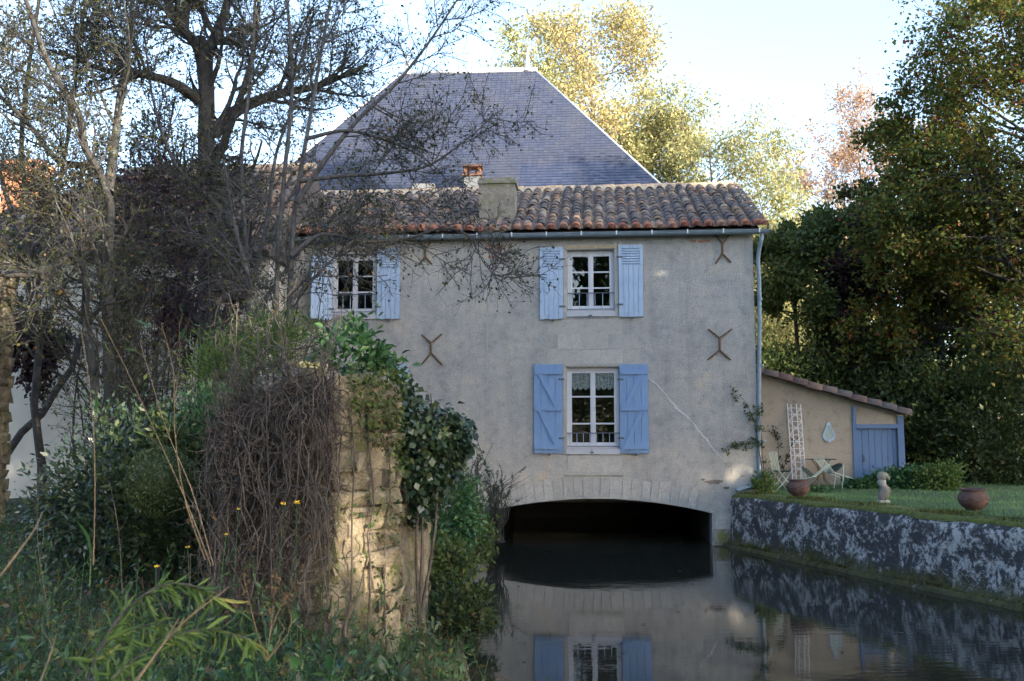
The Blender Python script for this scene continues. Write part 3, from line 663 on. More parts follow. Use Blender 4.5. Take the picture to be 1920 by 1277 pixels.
hang(1012, 1056, 464, 598, 'louvre', True, M_PALEBLUE, 3); hang(1160, 1206, 459, 594, 'louvre', False, M_PALEBLUE, 4)
hang(707, 750, 466, 598, 'louvre', False, M_PALEBLUE, 6); s = hang(572, 617, 482, 600, 'louvre', True, M_PALEBLUE, 7)
s.location.x += 0.25; s.location.y -= 0.42; s.rotation_euler = (0, 0, math.radians(48))
hang(713, 765, 684, 852, 'brace', False, M_PALEBLUE, 8); hang(556, 609, 684, 852, 'brace', True, M_PALEBLUE, 9)

# ------------------------------------------------------------------ tiled roof
YE = -0.30; SL = math.atan2(ZR - (ZE - 0.09), YR - YE); LS = math.hypot(YR - YE, ZR - ZE + 0.09)
XR = 0.22
dk = MB(); yz_prism(dk, [(YE + 0.03, ZE - 0.13), (YR, ZR - 0.07), (YB + 0.3, ZE - 0.2), (YB + 0.3, ZE - 0.26), (YR, ZR - 0.19), (YE + 0.03, ZE - 0.17)], XL - 0.1, XR - 0.08)
roof = dk.build('roof', M_DECK, mill)
def tile_mesh(L, r0, r1, th=0.018, n=7, fill=False):
    V = []; F = []
    for y, r in ((0, r0), (L, r1)):
        for rr in (r, r - th):
            for i in range(n + 1):
                a = math.pi * i / n; V.append((rr * math.cos(a), y, rr * 0.92 * math.sin(a)))
    m_ = n + 1
    for i in range(n):
        F += [(i, i + 1, 2 * m_ + i + 1, 2 * m_ + i), (m_ + i + 1, m_ + i, 3 * m_ + i, 3 * m_ + i + 1), (i + 1, i, m_ + i, m_ + i + 1)]
    if fill: F.append(tuple(m_ + i for i in range(m_)))
    return V, F
tr = np.random.default_rng(31)
SP_ = 0.293; ncol = int((XR - XL) / SP_); nrow = 14; ex = LS / nrow
tv, tf = tile_mesh(ex + 0.11, 0.118, 0.098)
ev, ef = tile_mesh(ex + 0.11, 0.120, 0.10, fill=True)
def slope(x, s, up=0.0): return (x, YE + s * math.cos(SL) - up * math.sin(SL), ZE - 0.09 + s * math.sin(SL) + up * math.cos(SL))
proto_t = proto_e = None; rest = []; cnt = 0
Rx = np.array(Matrix.Rotation(SL, 3, 'X'))
for c in range(ncol):
    x = XR - 0.10 - c * SP_ + tr.normal() * 0.006
    sag = 0.03 * math.sin(c * 0.5) + 0.02 * math.sin(c * 1.3 + 1)
    for k in range(nrow):
        s = k * ex + tr.normal() * 0.012; jx = tr.normal() * 0.008; up = 0.03 + tr.uniform(0, 0.012) + sag * 0.6 + 0.01 * (k == 0)
        p = slope(x + jx, s, up); e = (SL - 0.035 + tr.normal() * 0.02, tr.normal() * 0.02, tr.normal() * 0.025)
        if k == 0:
            if proto_e is None: proto_e = MB().add(ev, ef).build('eave_tile', M_EAVE, roof, True); proto_e.location = p; proto_e.rotation_euler = e
            else: share(proto_e, roof, p, e)
        elif cnt < 262 and c < 24:
            cnt += 1
            if proto_t is None: proto_t = MB().add(tv, tf).build('tile', M_TILE, roof, True); proto_t.location = p; proto_t.rotation_euler = e
            else: share(proto_t, roof, p, e)
        else:
            Mx = np.array(Matrix.Rotation(e[2], 3, 'Z')) @ np.array(Matrix.Rotation(e[0], 3, 'X'))
            rest.append((np.array(tv) @ Mx.T + np.array(p), np.array(tf)))
    # channel tiles between the rows of cover tiles
    for k in range(nrow):
        p = slope(x - SP_ / 2, k * ex + 0.05 + tr.normal() * 0.01, 0.03)
        cv = np.array(tv); cv[:, 2] = 0.05 - cv[:, 2] * 0.55; cv[:, 0] *= 1.0
        rest.append((cv @ np.array(Matrix.Rotation(SL - 0.03, 3, 'X')).T + np.array(p), np.array(tf)[:, ::-1]))
V, F = cat_mesh(rest); tag(mesh_obj('tile_courses', V, F, M_TILE, roof, True), kind='stuff')
rv, rf = tile_mesh(0.48, 0.15, 0.13)
for k in range(int((XR - XL) / 0.38)):
    x = XR - 0.02 - k * 0.38; R = MB().add(rv, rf).build('ridge_tile', M_RIDGE, roof, True) if k == 0 else share(R, roof)
    R.location = (x, YR, ZR + 0.02 + tr.normal() * 0.008); R.rotation_euler = (tr.normal() * 0.02, tr.normal() * 0.03, math.pi / 2)
nb = int((XR - XL) / 0.12); bx = np.linspace(XL, XR - 0.05, nb); mv = []
for i, x in enumerate(bx): mv += [(x, YR - 0.33 - tr.uniform(0, 0.05), ZR - 0.13 + tr.uniform(0, .02)), (x, YR - 0.2, ZR + 0.02 + tr.uniform(0, .03)), (x, YR - 0.05, ZR + 0.07), (x, YR + 0.3, ZR - 0.1)]
MB().add(mv, [(4 * i + j, 4 * i + 4 + j, 4 * i + 5 + j, 4 * i + 1 + j) for i in range(nb - 1) for j in range(3)]).build('ridge_mortar', M_MORTAR, roof, True)
# verge tiles down the gable edge
for k in range(nrow):
    share(proto_t if k else proto_e, roof, slope(XR + 0.02, k * ex, 0.055), (SL - 0.03, 0.25, tr.normal() * 0.02))
# gutter, brackets and downpipe
gz = fac(1300, 440)[1]; g = MB(); n = 8; gx0, gx1 = XL, fac(1440, 436)[0]; V = []; F = []
for x in (gx0, gx1):
    for rr in (0.085, 0.075):
        for i in range(n + 1):
            a = math.pi + math.pi * i / n; V.append((x, -0.20 + rr * math.cos(a), gz + 0.03 + rr * math.sin(a)))
m_ = n + 1
for i in range(n): F += [(i, i + 1, 2 * m_ + i + 1, 2 * m_ + i)[::-1], (m_ + i, m_ + i + 1, 3 * m_ + i + 1, 3 * m_ + i)]
F += [(0, 2 * m_, 3 * m_, m_), (n, m_ + n, 3 * m_ + n, 2 * m_ + n), tuple(range(2 * m_, 3 * m_))]
gut = MB().add(V, F).tube([(gx0, -0.285, gz + 0.035), (gx1, -0.285, gz + 0.035)], 0.014, 6).build('gutter', M_GUTTER, mill)
for k in range(14):
    x = gx1 - 0.25 - k * 0.85; MB().box(x - 0.014, x + 0.014, -0.306, -0.29, gz - 0.03, gz + 0.075).build('bracket', M_ZINC, gut)
MB().box(XL, -0.02, -0.10, -0.004, ZT - 0.115, ZT - 0.06).build('eaves_board', M_DECK, mill)
xp0 = fac(1425, 450)[0]; xp1 = fac(1416, 480, -0.02)[0] + 0.07; xpb = fac(1424, 900, -0.05)[0]; zb = fac(1424, 914)[1]
dp = MB().tube(smooth_line([(xp0 + 0.03, -0.19, gz - 0.03), (xp0 + 0.01, -0.16, gz - 0.16), (xp1 + 0.03, -0.06, gz - 0.36), (xp1, -0.03, gz - 0.52), (xp1 + 0.005, -0.03, gz - 1.0), (xpb, -0.03, zb + 0.5), (xpb, -0.03, zb + 0.06)], 28), 0.05, 10).build('downpipe', M_GUTTER, mill, True)
xe = fac(1380, 917, -0.3)[0]; MB().tube([(xpb + 0.04, -0.06, zb + 0.05), (xpb - 0.25, -0.16, zb + 0.02), (xe + 0.1, -0.3, zb - 0.03), (xe, -0.34, zb - 0.06)], 0.055, 10).build('spout_pipe', M_GUTTER, dp, True)
for z in (2.4, 4.2, 5.8): MB().lathe([(0.05, 0), (0.06, 0), (0.06, 0.05), (0.05, 0.05)], 10, (xp1 + 0.015 - 0.0 * z, -0.03, z)).build('pipe_clip', M_GUTTER, dp)
# chimneys
x0, x1, _, zt = rect(899, 966, 347, 418, 0.9); yb = 0.75; zb_ = ZE - 0.10 + (yb - YE) * math.tan(SL) - 0.2
ch = MB().box(x0, x1, yb, yb + 0.75, zb_, zt); chim = ch.build('chimney', M_CHIMSTONE, mill); tag(chim, 'squat lichen-covered stone chimney stack')
MB().box(x0 - 0.03, x1 + 0.04, yb - 0.04, yb + 0.79, zt + 0.002, zt + 0.09).box(x0 + 0.0, x1 + 0.0, yb - 0.005, yb + 0.75, zt + 0.092, zt + 0.16).build('chimney_cap', M_CAPSTONE, chim)
x0, x1, zb_, zt = rect(870, 900, 330, 368, 5.6)
chim = MB().box(x0, x1, 5.6, 6.0, zb_ - 1.6, zt).build('chimney', M_WHITEWALL, mill); tag(chim, 'slim whitewashed chimney with an open tiled cowl')
MB().box(x0 - 0.04, x1 + 0.05, 5.56, 6.04, zt + 0.002, zt + 0.07).build('chimney_course', M_ORBRICK, chim)
for xx in (x0 + 0.0, x1 - 0.09): MB().box(xx, xx + 0.09, 5.62, 5.98, zt + 0.072, zt + 0.29).build('cowl_pier', M_ORBRICK, chim)
MB().box(x0 - 0.05, x1 + 0.06, 5.55, 6.05, zt + 0.292, zt + 0.35).build('cowl_slab', M_BRICK, chim)

# ================================================================== SLATE-ROOFED HOUSE BEHIND
PY0 = 8.2; PYR = PY0 + 4.1
pav = thing('slate_roofed_house', loc2w(0, PY0, 0), -ROT, 'tall hipped slate roof with white ridge and finial behind the mill', 'house')
def pv(px, py, dy): x, z = fac(px, py, PY0 + dy); return x, z
rxl, rz = pv(752, 139, 4.1); rxr, _ = pv(1003, 139, 4.1)
hx, hz = pv(1243, 350, 0.75)
k = (rz - hz) / (4.1 - 0.75); ez = rz - k * 4.1; exr = rxr + (hx - rxr) * (4.1 / (4.1 - 0.75)); exl = rxl - (exr - rxr)
MB().prism([(exl + 0.3, 0.5), (exr - 0.3, 0.5), (exr - 0.3, ez), (exl + 0.3, ez)], 0.25, 7.9).build('wall', M_WHITEWALL, pav)
eb = 8.2
proof = MB().add([(exl, 0, ez), (exr, 0, ez), (exr, eb, ez), (exl, eb, ez), (rxl, 4.1, rz), (rxr, 4.1, rz)], [(0, 1, 5, 4), (1, 2, 5), (2, 3, 4, 5), (3, 0, 4), (3, 2, 1, 0)]).build('roof', M_DECK, pav)
LSs = math.hypot(4.1, rz - ez); rh = 0.135; nr = int(LSs / rh); sw = 0.18; st = np.random.default_rng(77)
pitch = math.atan2(rz - ez, 4.1); big = []; small = []
def sl_v(xa, xb, s0, s1, lift, xa2=None, xb2=None):
    def p(x, s, u): return (x, s * math.cos(pitch) - u * math.sin(pitch), ez + s * math.sin(pitch) + u * math.cos(pitch))
    xa2 = xa if xa2 is None else xa2; xb2 = xb if xb2 is None else xb2
    return [p(xa, s0, lift + 0.012), p(xb, s0, lift + 0.012), p(xb2, s1, lift * 0.3), p(xa2, s1, lift * 0.3), p(xa, s0, lift - 0.004), p(xb, s0, lift - 0.004)]
SF = np.array([(0, 1, 2, 3), (4, 5, 1, 0)])
nobj = 0; acc = []
vis = int(LSs * 0.14 / rh)
for r_ in range(nr):
    s0 = r_ * rh; s1 = min(s0 + rh * 1.5, LSs); f0 = s0 / LSs; f1 = s1 / LSs
    xa, xb = exl + (rxl - exl) * f0, exr + (rxr - exr) * f0; xa1, xb1 = exl + (rxl - exl) * f1, exr + (rxr - exr) * f1
    off = (r_ % 2) * sw / 2; x = xa - off
    while x < xb:
        a, b = max(x + 0.003, xa), min(x + sw - 0.003, xb); x += sw
        if b - a < 0.03: continue
        a2 = max(a, xa1); b2 = min(b, xb1)
        if b2 < a2 + 0.005: a2 = min(a2, xb1 - 0.005) if a2 > xb1 - 0.005 else a2; b2 = max(b2, a2 + 0.005)
        v = sl_v(a, b, s0, s1, 0.014 + st.uniform(0, 0.007), a2, b2); xc = (a + b) / 2
        if vis <= r_ and nobj < 298 and xc > fac(980, 300, PY0 + 1)[0]:
            nobj += 1; MB().add(v, [tuple(map(int, f)) for f in SF]).build('slate', M_SLATE, proof)
        else: acc.append((np.array(v), SF))
V, F = cat_mesh(acc); tag(mesh_obj('slate_courses', V, F, M_SLATE, proof), kind='stuff')
MB().tube([(rxl - 0.1, 4.1, rz + 0.01), (rxr + 0.1, 4.1, rz + 0.01)], 0.10, 8).build('ridge_flashing', M_ZINC, proof, True)
for (xa, xb) in ((rxr, exr), (rxl, exl)): MB().tube([(xa, 4.1, rz), (xb, 0, ez)], 0.045, 6).build('hip_flashing', M_ZINC, proof, True)
for xx in (rxr - 0.28, rxl + 0.25): MB().lathe([(0.15, -0.05), (0.16, 0.06), (0.10, 0.12), (0.085, 0.35), (0.01, 0.88)], 12, (xx, 4.1, rz)).build('finial', M_ZINC, proof, True)
x0, z1 = pv(776, 349, -0.2); x1, _ = pv(816, 349, -0.2); MB().box(x0, x1, -0.5, 0.3, 4, z1).build('parapet_stub', M_WHITEWALL, pav)

# ================================================================== THE LOW WING with its own tiled roof
WY = -1.4; wing = thing('farmhouse_wing', loc2w(0, WY, 0), -ROT, 'long whitewashed wing with tiled roof behind the tangled trees', 'house')
def wg(px, py, dy=0): return fac(px, py, WY + dy)
wx0 = wg(-260, 600)[0]; wx1 = wg(502, 600)[0]; wz = wg(200, 484)[1]
MB().prism([(wx0, 0.3), (wx1, 0.3), (wx1, wz), (wx0, wz)], 0, 6.5, [loop((wg(300, 600)[0], wg(352, 600)[0], wg(300, 620)[1], wg(300, 520)[1]))]).build('wall', M_WHITEWALL, wing)
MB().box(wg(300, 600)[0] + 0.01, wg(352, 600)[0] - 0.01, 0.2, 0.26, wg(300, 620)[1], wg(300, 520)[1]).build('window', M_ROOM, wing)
ry = 3.4; rza = wg(240, 322, ry)[1]; rx0 = wg(236, 322, ry)[0]
wr = MB().add([(wx0 - 0.2, -0.3, wz - 0.05), (wx1 + 0.1, -0.3, wz - 0.05), (wx1 + 0.1, 6.8, wz - 0.05), (wx0 - 0.2, 6.8, wz - 0.05), (rx0, ry, rza - 0.05), (wx1 + 0.1, ry, rza - 0.05)], [(0, 1, 5, 4), (2, 3, 4, 5), (3, 0, 4), (1, 2, 5), (3, 2, 1, 0)]).build('roof', M_DECK, wing)
sl2 = math.atan2(rza - wz, ry + 0.3); l2 = math.hypot(rza - wz, ry + 0.3); acc = []; k2 = 13; e2 = l2 / k2
tv2, tf2 = tile_mesh(e2 + 0.1, 0.118, 0.098)
x = wx1
while x > wx0:
    top = 1.0 if x > rx0 else (x - wx0) / (rx0 - wx0)
    for k in range(int(k2 * top)):
        p = (x, -0.33 + k * e2 * math.cos(sl2), wz - 0.01 + k * e2 * math.sin(sl2)); acc.append((np.array(tv2) @ np.array(Matrix.Rotation(sl2 - 0.04 + st.normal() * 0.02, 3, 'X')).T + np.array(p), np.array(tf2)))
    x -= 0.30
V, F = cat_mesh(acc); tag(mesh_obj('tile_courses', V, F, M_TILE, wr, True), kind='stuff')
MB().tube([(rx0, ry, rza), (wx1 + 0.1, ry, rza)], 0.13, 8).build('ridge', M_RIDGE, wr, True)
x0, zt = wg(4, 308, 6.0); x1, _ = wg(70, 308, 6.0)
wc = MB().box(x0, x1, 6.0, 6.9, 4.5, zt).build('chimney', M_ORBRICK, wing); MB().box(x0 - 0.06, x1 + 0.06, 5.94, 6.96, zt + 0.002, zt + 0.12).build('chimney_cap', M_ORBRICK, wc)

# ================================================================== LEAN-TO SHED
SY = 2.2; shed = thing('lean_to_shed', loc2w(0, SY, 0), -ROT, 'small plastered lean-to shed with blue plank door beside the mill', 'shed')
def sh(px, py, dy=0): return fac(px, py, SY + dy)
a = sh(1424, 696); b = sh(1693, 772); dx0, dx1 = sh(1607, 850)[0], sh(1684, 850)[0]; dz1 = sh(1640, 796)[1]; gzs = 1.1
MB().prism([(0.02, gzs), (dx0, gzs), (dx0, dz1), (dx1, dz1), (dx1, gzs), (b[0], gzs), (b[0], b[1]), (0.02, a[1] + 0.05)], 0, 0.3).build('wall', M_SHED, shed)
yz_prism(MB(), [(0.303, gzs), (4.4, gzs), (4.4, b[1] - 0.05), (0.303, b[1] - 0.05)], b[0] - 0.3, b[0] - 0.003).build('side_wall', M_SHED, shed)
MB().box(sh(1600, 850)[0], dx0 - 0.004, -0.04, 0.1, gzs, sh(1600, 762)[1]).build('door_post', M_DOORBLUE, shed); MB().box(dx1 + 0.004, sh(1696, 850)[0], -0.04, 0.1, gzs, sh(1690, 780)[1]).build('door_post', M_DOORBLUE, shed)
MB().box(dx0 - 0.002, dx1 + 0.002, -0.045, 0.1, dz1 - 0.10, dz1 + 0.01).build('door_head', M_DOORBLUE, shed)
door = MB().box(dx0 + 0.01, dx1 - 0.01, 0.06, 0.085, gzs + 0.03, dz1 - 0.105).build('door', M_DOORBLUE, shed)
ww = [0.13, 0.17, 0.15, 0.17, 0.15, 0.13, 0.10]; cx = dx0 + 0.012; tot = dx1 - dx0 - 0.024
for w in ww: MB().box(cx + 0.004, cx + w * tot - 0.004, 0.036 + 0.006 * st.uniform(), 0.0605, gzs + 0.03, dz1 - 0.107).build('plank', M_DOORBLUE, door); cx += w * tot
hx_, hz_ = sh(1620, 860); MB().box(hx_ - 0.022, hx_ + 0.022, 0.012, 0.037, hz_ - 0.10, hz_ + 0.10).tube([(hx_, -0.03, hz_ - 0.05), (hx_, -0.05, hz_), (hx_, -0.03, hz_ + 0.05)], 0.014, 6).build('door_handle', M_IRON, door)
for q in ((1677, 871), (1666, 859)): x_, z_ = sh(*q); MB().box(x_ - 0.02, x_ + 0.02, 0.02, 0.036, z_ - 0.025, z_ + 0.025).build('knot_plate', M_IRON, door)
rs = math.atan2(b[1] - a[1], b[0] - a[0]); rl = math.hypot(b[0] - a[0], b[1] - a[1]) + 0.45
ca, sa = math.cos(rs), math.sin(rs)
rz0 = a[1] + 0.07
rfm = MB(); V = []
for s_ in (0, rl):
    for y in (-0.2, 4.6):
        for u in (0.0, 0.05): V.append((0.03 + s_ * ca - u * sa, y, rz0 + s_ * sa + u * ca))
sroof = rfm.add(V, [(0, 1, 3, 2), (4, 6, 7, 5), (0, 4, 5, 1), (2, 3, 7, 6), (1, 5, 7, 3), (0, 2, 6, 4)]).build('roof', M_DECK, shed)
M_DKTILE = tilemat('mossy_dark_tile', [(0.0, (0.10, 0.06, 0.05)), (0.4, (0.17, 0.09, 0.07)), (0.7, (0.12, 0.10, 0.09)), (1.0, (0.22, 0.13, 0.09))])
nt_ = 11; et = rl / nt_; sv, sf = tile_mesh(et + 0.1, 0.105, 0.12)   # local +y runs down the slope
for row in range(16):
    for k in range(nt_):
        s_ = k * et - 0.03; y = -0.17 + row * 0.28
        if row == 0 and k == 0: T0 = MB().add(sv, sf).build('tile', M_DKTILE, sroof, True); o = T0
        else: o = share(T0, sroof)
        o.location = (0.03 + s_ * ca - 0.055 * sa, y, rz0 + s_ * sa + 0.055 * ca + st.normal() * 0.008)
        o.rotation_euler = Matrix(((0, -1, 0), (1, 0, 0), (0, 0, 1))).to_euler()
        Rm = Matrix.Rotation(-rs - 0.03 + st.normal() * 0.02, 3, 'Y') @ Matrix.Rotation(-math.pi / 2 + st.normal() * 0.03, 3, 'Z'); o.rotation_euler = Rm.to_euler()
        if row == 0: o.scale = (1.5, 1.0, 1.6); o.location.z -= 0.09

# ================================================================== THINGS ON THE LAWN
def on(px, py, Y): p = at(px, py, Y); return p[0], p[1], float(lawn_z(p[0], p[1])) + 0.01
MB_pot = MB().lathe([(0.0, 0.03), (0.12, 0.0), (0.125, 0.02), (0.18, 0.055), (0.225, 0.11), (0.245, 0.17), (0.24, 0.23), (0.21, 0.285), (0.18, 0.31), (0.178, 0.325), (0.20, 0.338), (0.205, 0.355), (0.185, 0.358), (0.16, 0.32), (0.17, 0.25), (0.0, 0.24)], 28)
def pot(loc, label, rz, tilt):
    t = thing('terracotta_pot', loc, rz, label, 'pot', 'squat terracotta pots on the canal wall'); t.rotation_euler = (0, tilt, rz)
    o = mesh_obj('bowl', np.array(MB_pot.V), MB_pot.F, M_POT, t, True)
    g = MB()
    for k in range(6):                                   # raised swags round the belly
        a0 = k * math.pi / 3; pts = [(0.238 * math.cos(a0 + s * 1.05) , 0.238 * math.sin(a0 + s * 1.05), 0.225 - 0.05 * math.sin(math.pi * s)) for s in np.linspace(0, 1, 7)]
        g.tube(pts, 0.014, 5)
    g.build('swag', M_POT, t, True)
    MB().lathe([(0.0, 0.335), (0.175, 0.33)], 20).build('soil', M_GROUND, t); return t
p = at(1497, 930, 21.6); pot((p[0], p[1], 1.245), 'squat terracotta pot on the wall in front of the metal chairs', 0.3, 0.0)
p = at(1826, 955, 17.0); pot((p[0], p[1], 1.25), 'squat terracotta pot on the wall beyond the stone figure, away from the mill', 1.0, -0.06)

p = at(1657, 940, 19.3); st_ = thing('stone_figure', (p[0], p[1], 1.24), 0.0, 'small weathered stone figure on a pale base at the wall edge', 'statue')
fr_ = np.random.default_rng(2)
def loft(rings, n=14):
    V = []; F = []
    for cx, z, ra, rb in rings:
        for i in range(n): a = 2 * math.pi * i / n; k = 1 + fr_.normal() * 0.06; V.append((cx + ra * k * math.cos(a), rb * k * math.sin(a), z))
    for j in range(len(rings) - 1):
        for i in range(n): F.append((j * n + i, j * n + (i + 1) % n, (j + 1) * n + (i + 1) % n, (j + 1) * n + i))
    return MB().add(V, F)
loft([(-0.01, 0.045, 0.075, 0.075), (-0.015, 0.09, 0.085, 0.085), (0.0, 0.15, 0.105, 0.10), (0.02, 0.22, 0.11, 0.105), (0.03, 0.28, 0.095, 0.10), (0.0, 0.33, 0.07, 0.08)]).build('body', M_STATUE, st_, True)
loft([(0.0, 0.32, 0.072, 0.082), (-0.015, 0.37, 0.078, 0.08), (-0.02, 0.42, 0.078, 0.08), (-0.02, 0.45, 0.07, 0.07)]).build('chest', M_ASHLAR, st_, True)
loft([(-0.02, 0.42, 0.07, 0.07), (-0.01, 0.45, 0.095, 0.09), (0.0, 0.49, 0.105, 0.10), (0.0, 0.53, 0.10, 0.09), (-0.01, 0.565, 0.075, 0.07), (-0.015, 0.585, 0.03, 0.03), (-0.015, 0.59, 0.0, 0.0)]).build('head', M_CAPSTONE, st_, True)
MB().tube([(0.05, -0.06, 0.475), (0.085, -0.08, 0.465), (0.10, -0.09, 0.435)], [0.045, 0.032, 0.012], 7).build('beak', M_CAPSTONE, st_, True)
MB().box(-0.10, 0.09, -0.09, 0.09, 0, 0.048).build('plinth', M_ASHLAR, st_)

def chair(loc, rz, tilt, label, droop=0.0):
    t = thing('garden_chair', loc, rz, label, 'chair', 'metal garden chairs by the shed')
    t.rotation_euler = (0, tilt, rz)
    s = MB().lathe([(0.0, 0.445), (0.17, 0.435), (0.20, 0.45), (0.205, 0.465), (0.17, 0.455), (0.0, 0.46)], 18).build('seat', M_GREENIRON, t, True)
    for sy in (-1, 1):
        MB().tube([(0.20, sy * 0.17, 0.0), (0.0, sy * 0.17, 0.24), (-0.17, sy * 0.17, 0.46), (-0.24, sy * 0.18, 0.90)], 0.011, 6).build('back_leg', M_MINT, t)
        MB().tube([(-0.24, sy * 0.15, 0.0), (0.0, sy * 0.15, 0.23), (0.17, sy * 0.15, 0.45)], 0.011, 6).build('front_leg', M_MINT, t)
    b = MB().tube([(-0.24, -0.19, 0.90), (-0.25, 0, 0.93), (-0.24, 0.19, 0.90)], 0.011, 6).build('back_rail', M_MINT, t)
    for k in range(4): y = -0.11 + k * 0.073; MB().tube([(-0.175, y, 0.48), (-0.245, y * 1.05, 0.915)], 0.008, 5).build('back_rod', M_MINT, b)
    MB().tube([(0.17, -0.15, 0.445), (0.17, 0.15, 0.445)], 0.009, 5).tube([(-0.17, -0.17, 0.46), (-0.17, 0.17, 0.46)], 0.009, 5).build('seat_rail', M_MINT, t)
    return t
p = at(1467, 900, 24.6); chair(on(1467, 900, 24.6), 0.25, 0.0, 'upright pale metal garden chair between the downpipe and the trellis')
x, y, z = on(1566, 900, 24.7); chair((x + 0.22, y, z + 0.10), 0.35, -0.62, 'pale metal garden chair tipped against the iron table beside the door')
x, y, z = on(1500, 900, 24.3); chair((x - 0.10, y, z + 0.10), 2.6, -0.72, 'dark-seated garden chair tipped up in front of the trellis foot')
x, y, z = on(1540, 900, 25.2); tb = thing('garden_table', (x, y, z), 0.3, 'round iron garden table with curved legs against the shed wall', 'table')
MB().lathe([(0.0, 0.66), (0.36, 0.66), (0.38, 0.668), (0.38, 0.682), (0.0, 0.68)], 28).build('table_top', M_GREENIRON, tb)
for k in range(4):
    a = k * math.pi / 2 + 0.4; c_, s_ = math.cos(a), math.sin(a)
    MB().tube(smooth_line([(0.30 * c_, 0.30 * s_, 0.0), (0.10 * c_, 0.10 * s_, 0.22), (0.09 * c_, 0.09 * s_, 0.42), (0.26 * c_, 0.26 * s_, 0.655)], 12), 0.012, 6).build('leg', M_RUST, tb, True)
MB().lathe([(0.105, 0.30), (0.12, 0.30), (0.12, 0.32), (0.105, 0.32)], 16).build('leg_ring', M_RUST, tb)

# white trellis leaning on the shed wall
def shw(px, py, dy): x, z = sh(px, py, dy); return np.array((x, dy, z))
tl = thing('garden_trellis', loc2w(0, SY, 0), -ROT, 'narrow white wooden trellis leaning on the shed wall', 'trellis')
zg = 1.31
for a_, b_ in (((1487, 905), (1476, 757)), ((1494, 905), (1483, 758)), ((1505, 905), (1493, 757)), ((1512, 905), (1501, 758))):
    p0, p1 = shw(*a_, -0.30), shw(*b_, -0.05); p0[2] = zg
    MB().bar(p0, p1, 0.022, 0.018).build('upright', M_WHITE, tl)
def tpt(u, v):                                           # u across 0..1, v up 0..1
    lo = shw(1487, 905, -0.30) * (1 - u) + shw(1512, 905, -0.30) * u; hi = shw(1476, 757, -0.05) * (1 - u) + shw(1501, 758, -0.05) * u; lo[2] = zg
    return lo * (1 - v) + hi * v + np.array((0, -0.018, 0))
for k in range(11): v = 0.12 + k * 0.083; MB().bar(tpt(-0.05, v), tpt(1.05, v), 0.018, 0.012).build('rung', M_WHITE, tl)
for k in range(5):
    v = 0.12 + k * 0.166; MB().bar(tpt(0, v), tpt(1, v + 0.166), 0.016, 0.010).build('lattice_lath', M_WHITE, tl); MB().bar(tpt(1, v) - np.array((0, 0.013, 0)), tpt(0, v + 0.166) - np.array((0, 0.013, 0)), 0.016, 0.010).build('lattice_lath', M_WHITE, tl)
# pear-shaped mirror
mi = thing('wall_mirror', loc2w(0, SY, 0), -ROT, 'pear-shaped mirror in a pale blue frame hanging on the shed wall', 'mirror')
outl = [(1549, 797), (1550, 792), (1556, 792), (1557, 797), (1560, 805), (1565, 814), (1566, 820), (1562, 826), (1555, 829), (1548, 827), (1542, 821), (1542, 814), (1546, 805)]
P = np.array([sh(*q) for q in outl]); cc = P.mean(0)
inn = cc + (P - cc) * 0.72
MB().prism([tuple(q) for q in P[::-1]], -0.035, -0.003, [[tuple(q) for q in inn]]).build('frame', M_PALEBLUE, mi)
mm = NT('mirror_glass'); mm.color((0.26, 0.34, 0.33)).rough(0.25)
MB().prism([tuple(q) for q in (cc + (P - cc) * 0.73)[::-1]], -0.018, -0.010).build('mirror_pane', mm.m, mi)

# ================================================================== THE RUINED PIER IN THE FOREGROUND
A = np.array((-1.70, 9.6)); B = np.array((-2.98, 10.2)); C = np.array((-1.15, 10.30)); D = B + C - A
pier = thing('ruined_stone_pier', (0, 0, 0), 0, 'ruined rubble stone pier with mossy cap slabs and a sunlit side', 'wall')
def plan(pts, z0, z1s):
    V = [(p[0], p[1], z0) for p in pts] + [(p[0], p[1], z) for p, z in zip(pts, z1s)]; n = len(pts)
    return MB().add(V, [tuple(range(n))[::-1], tuple(range(n, 2 * n))] + [(i, (i + 1) % n, n + (i + 1) % n, n + i) for i in range(n)])
cen = (A + B + C + D) / 4; sk = lambda p, f: cen + (p - cen) * f
plan([sk(A, .93), sk(C, .93), sk(D, .93), sk(B, .93)], 0.1, [2.92, 2.85, 2.6, 2.45]).build('rubble_core', M_RUBBLE, pier)
pr = np.random.default_rng(14)
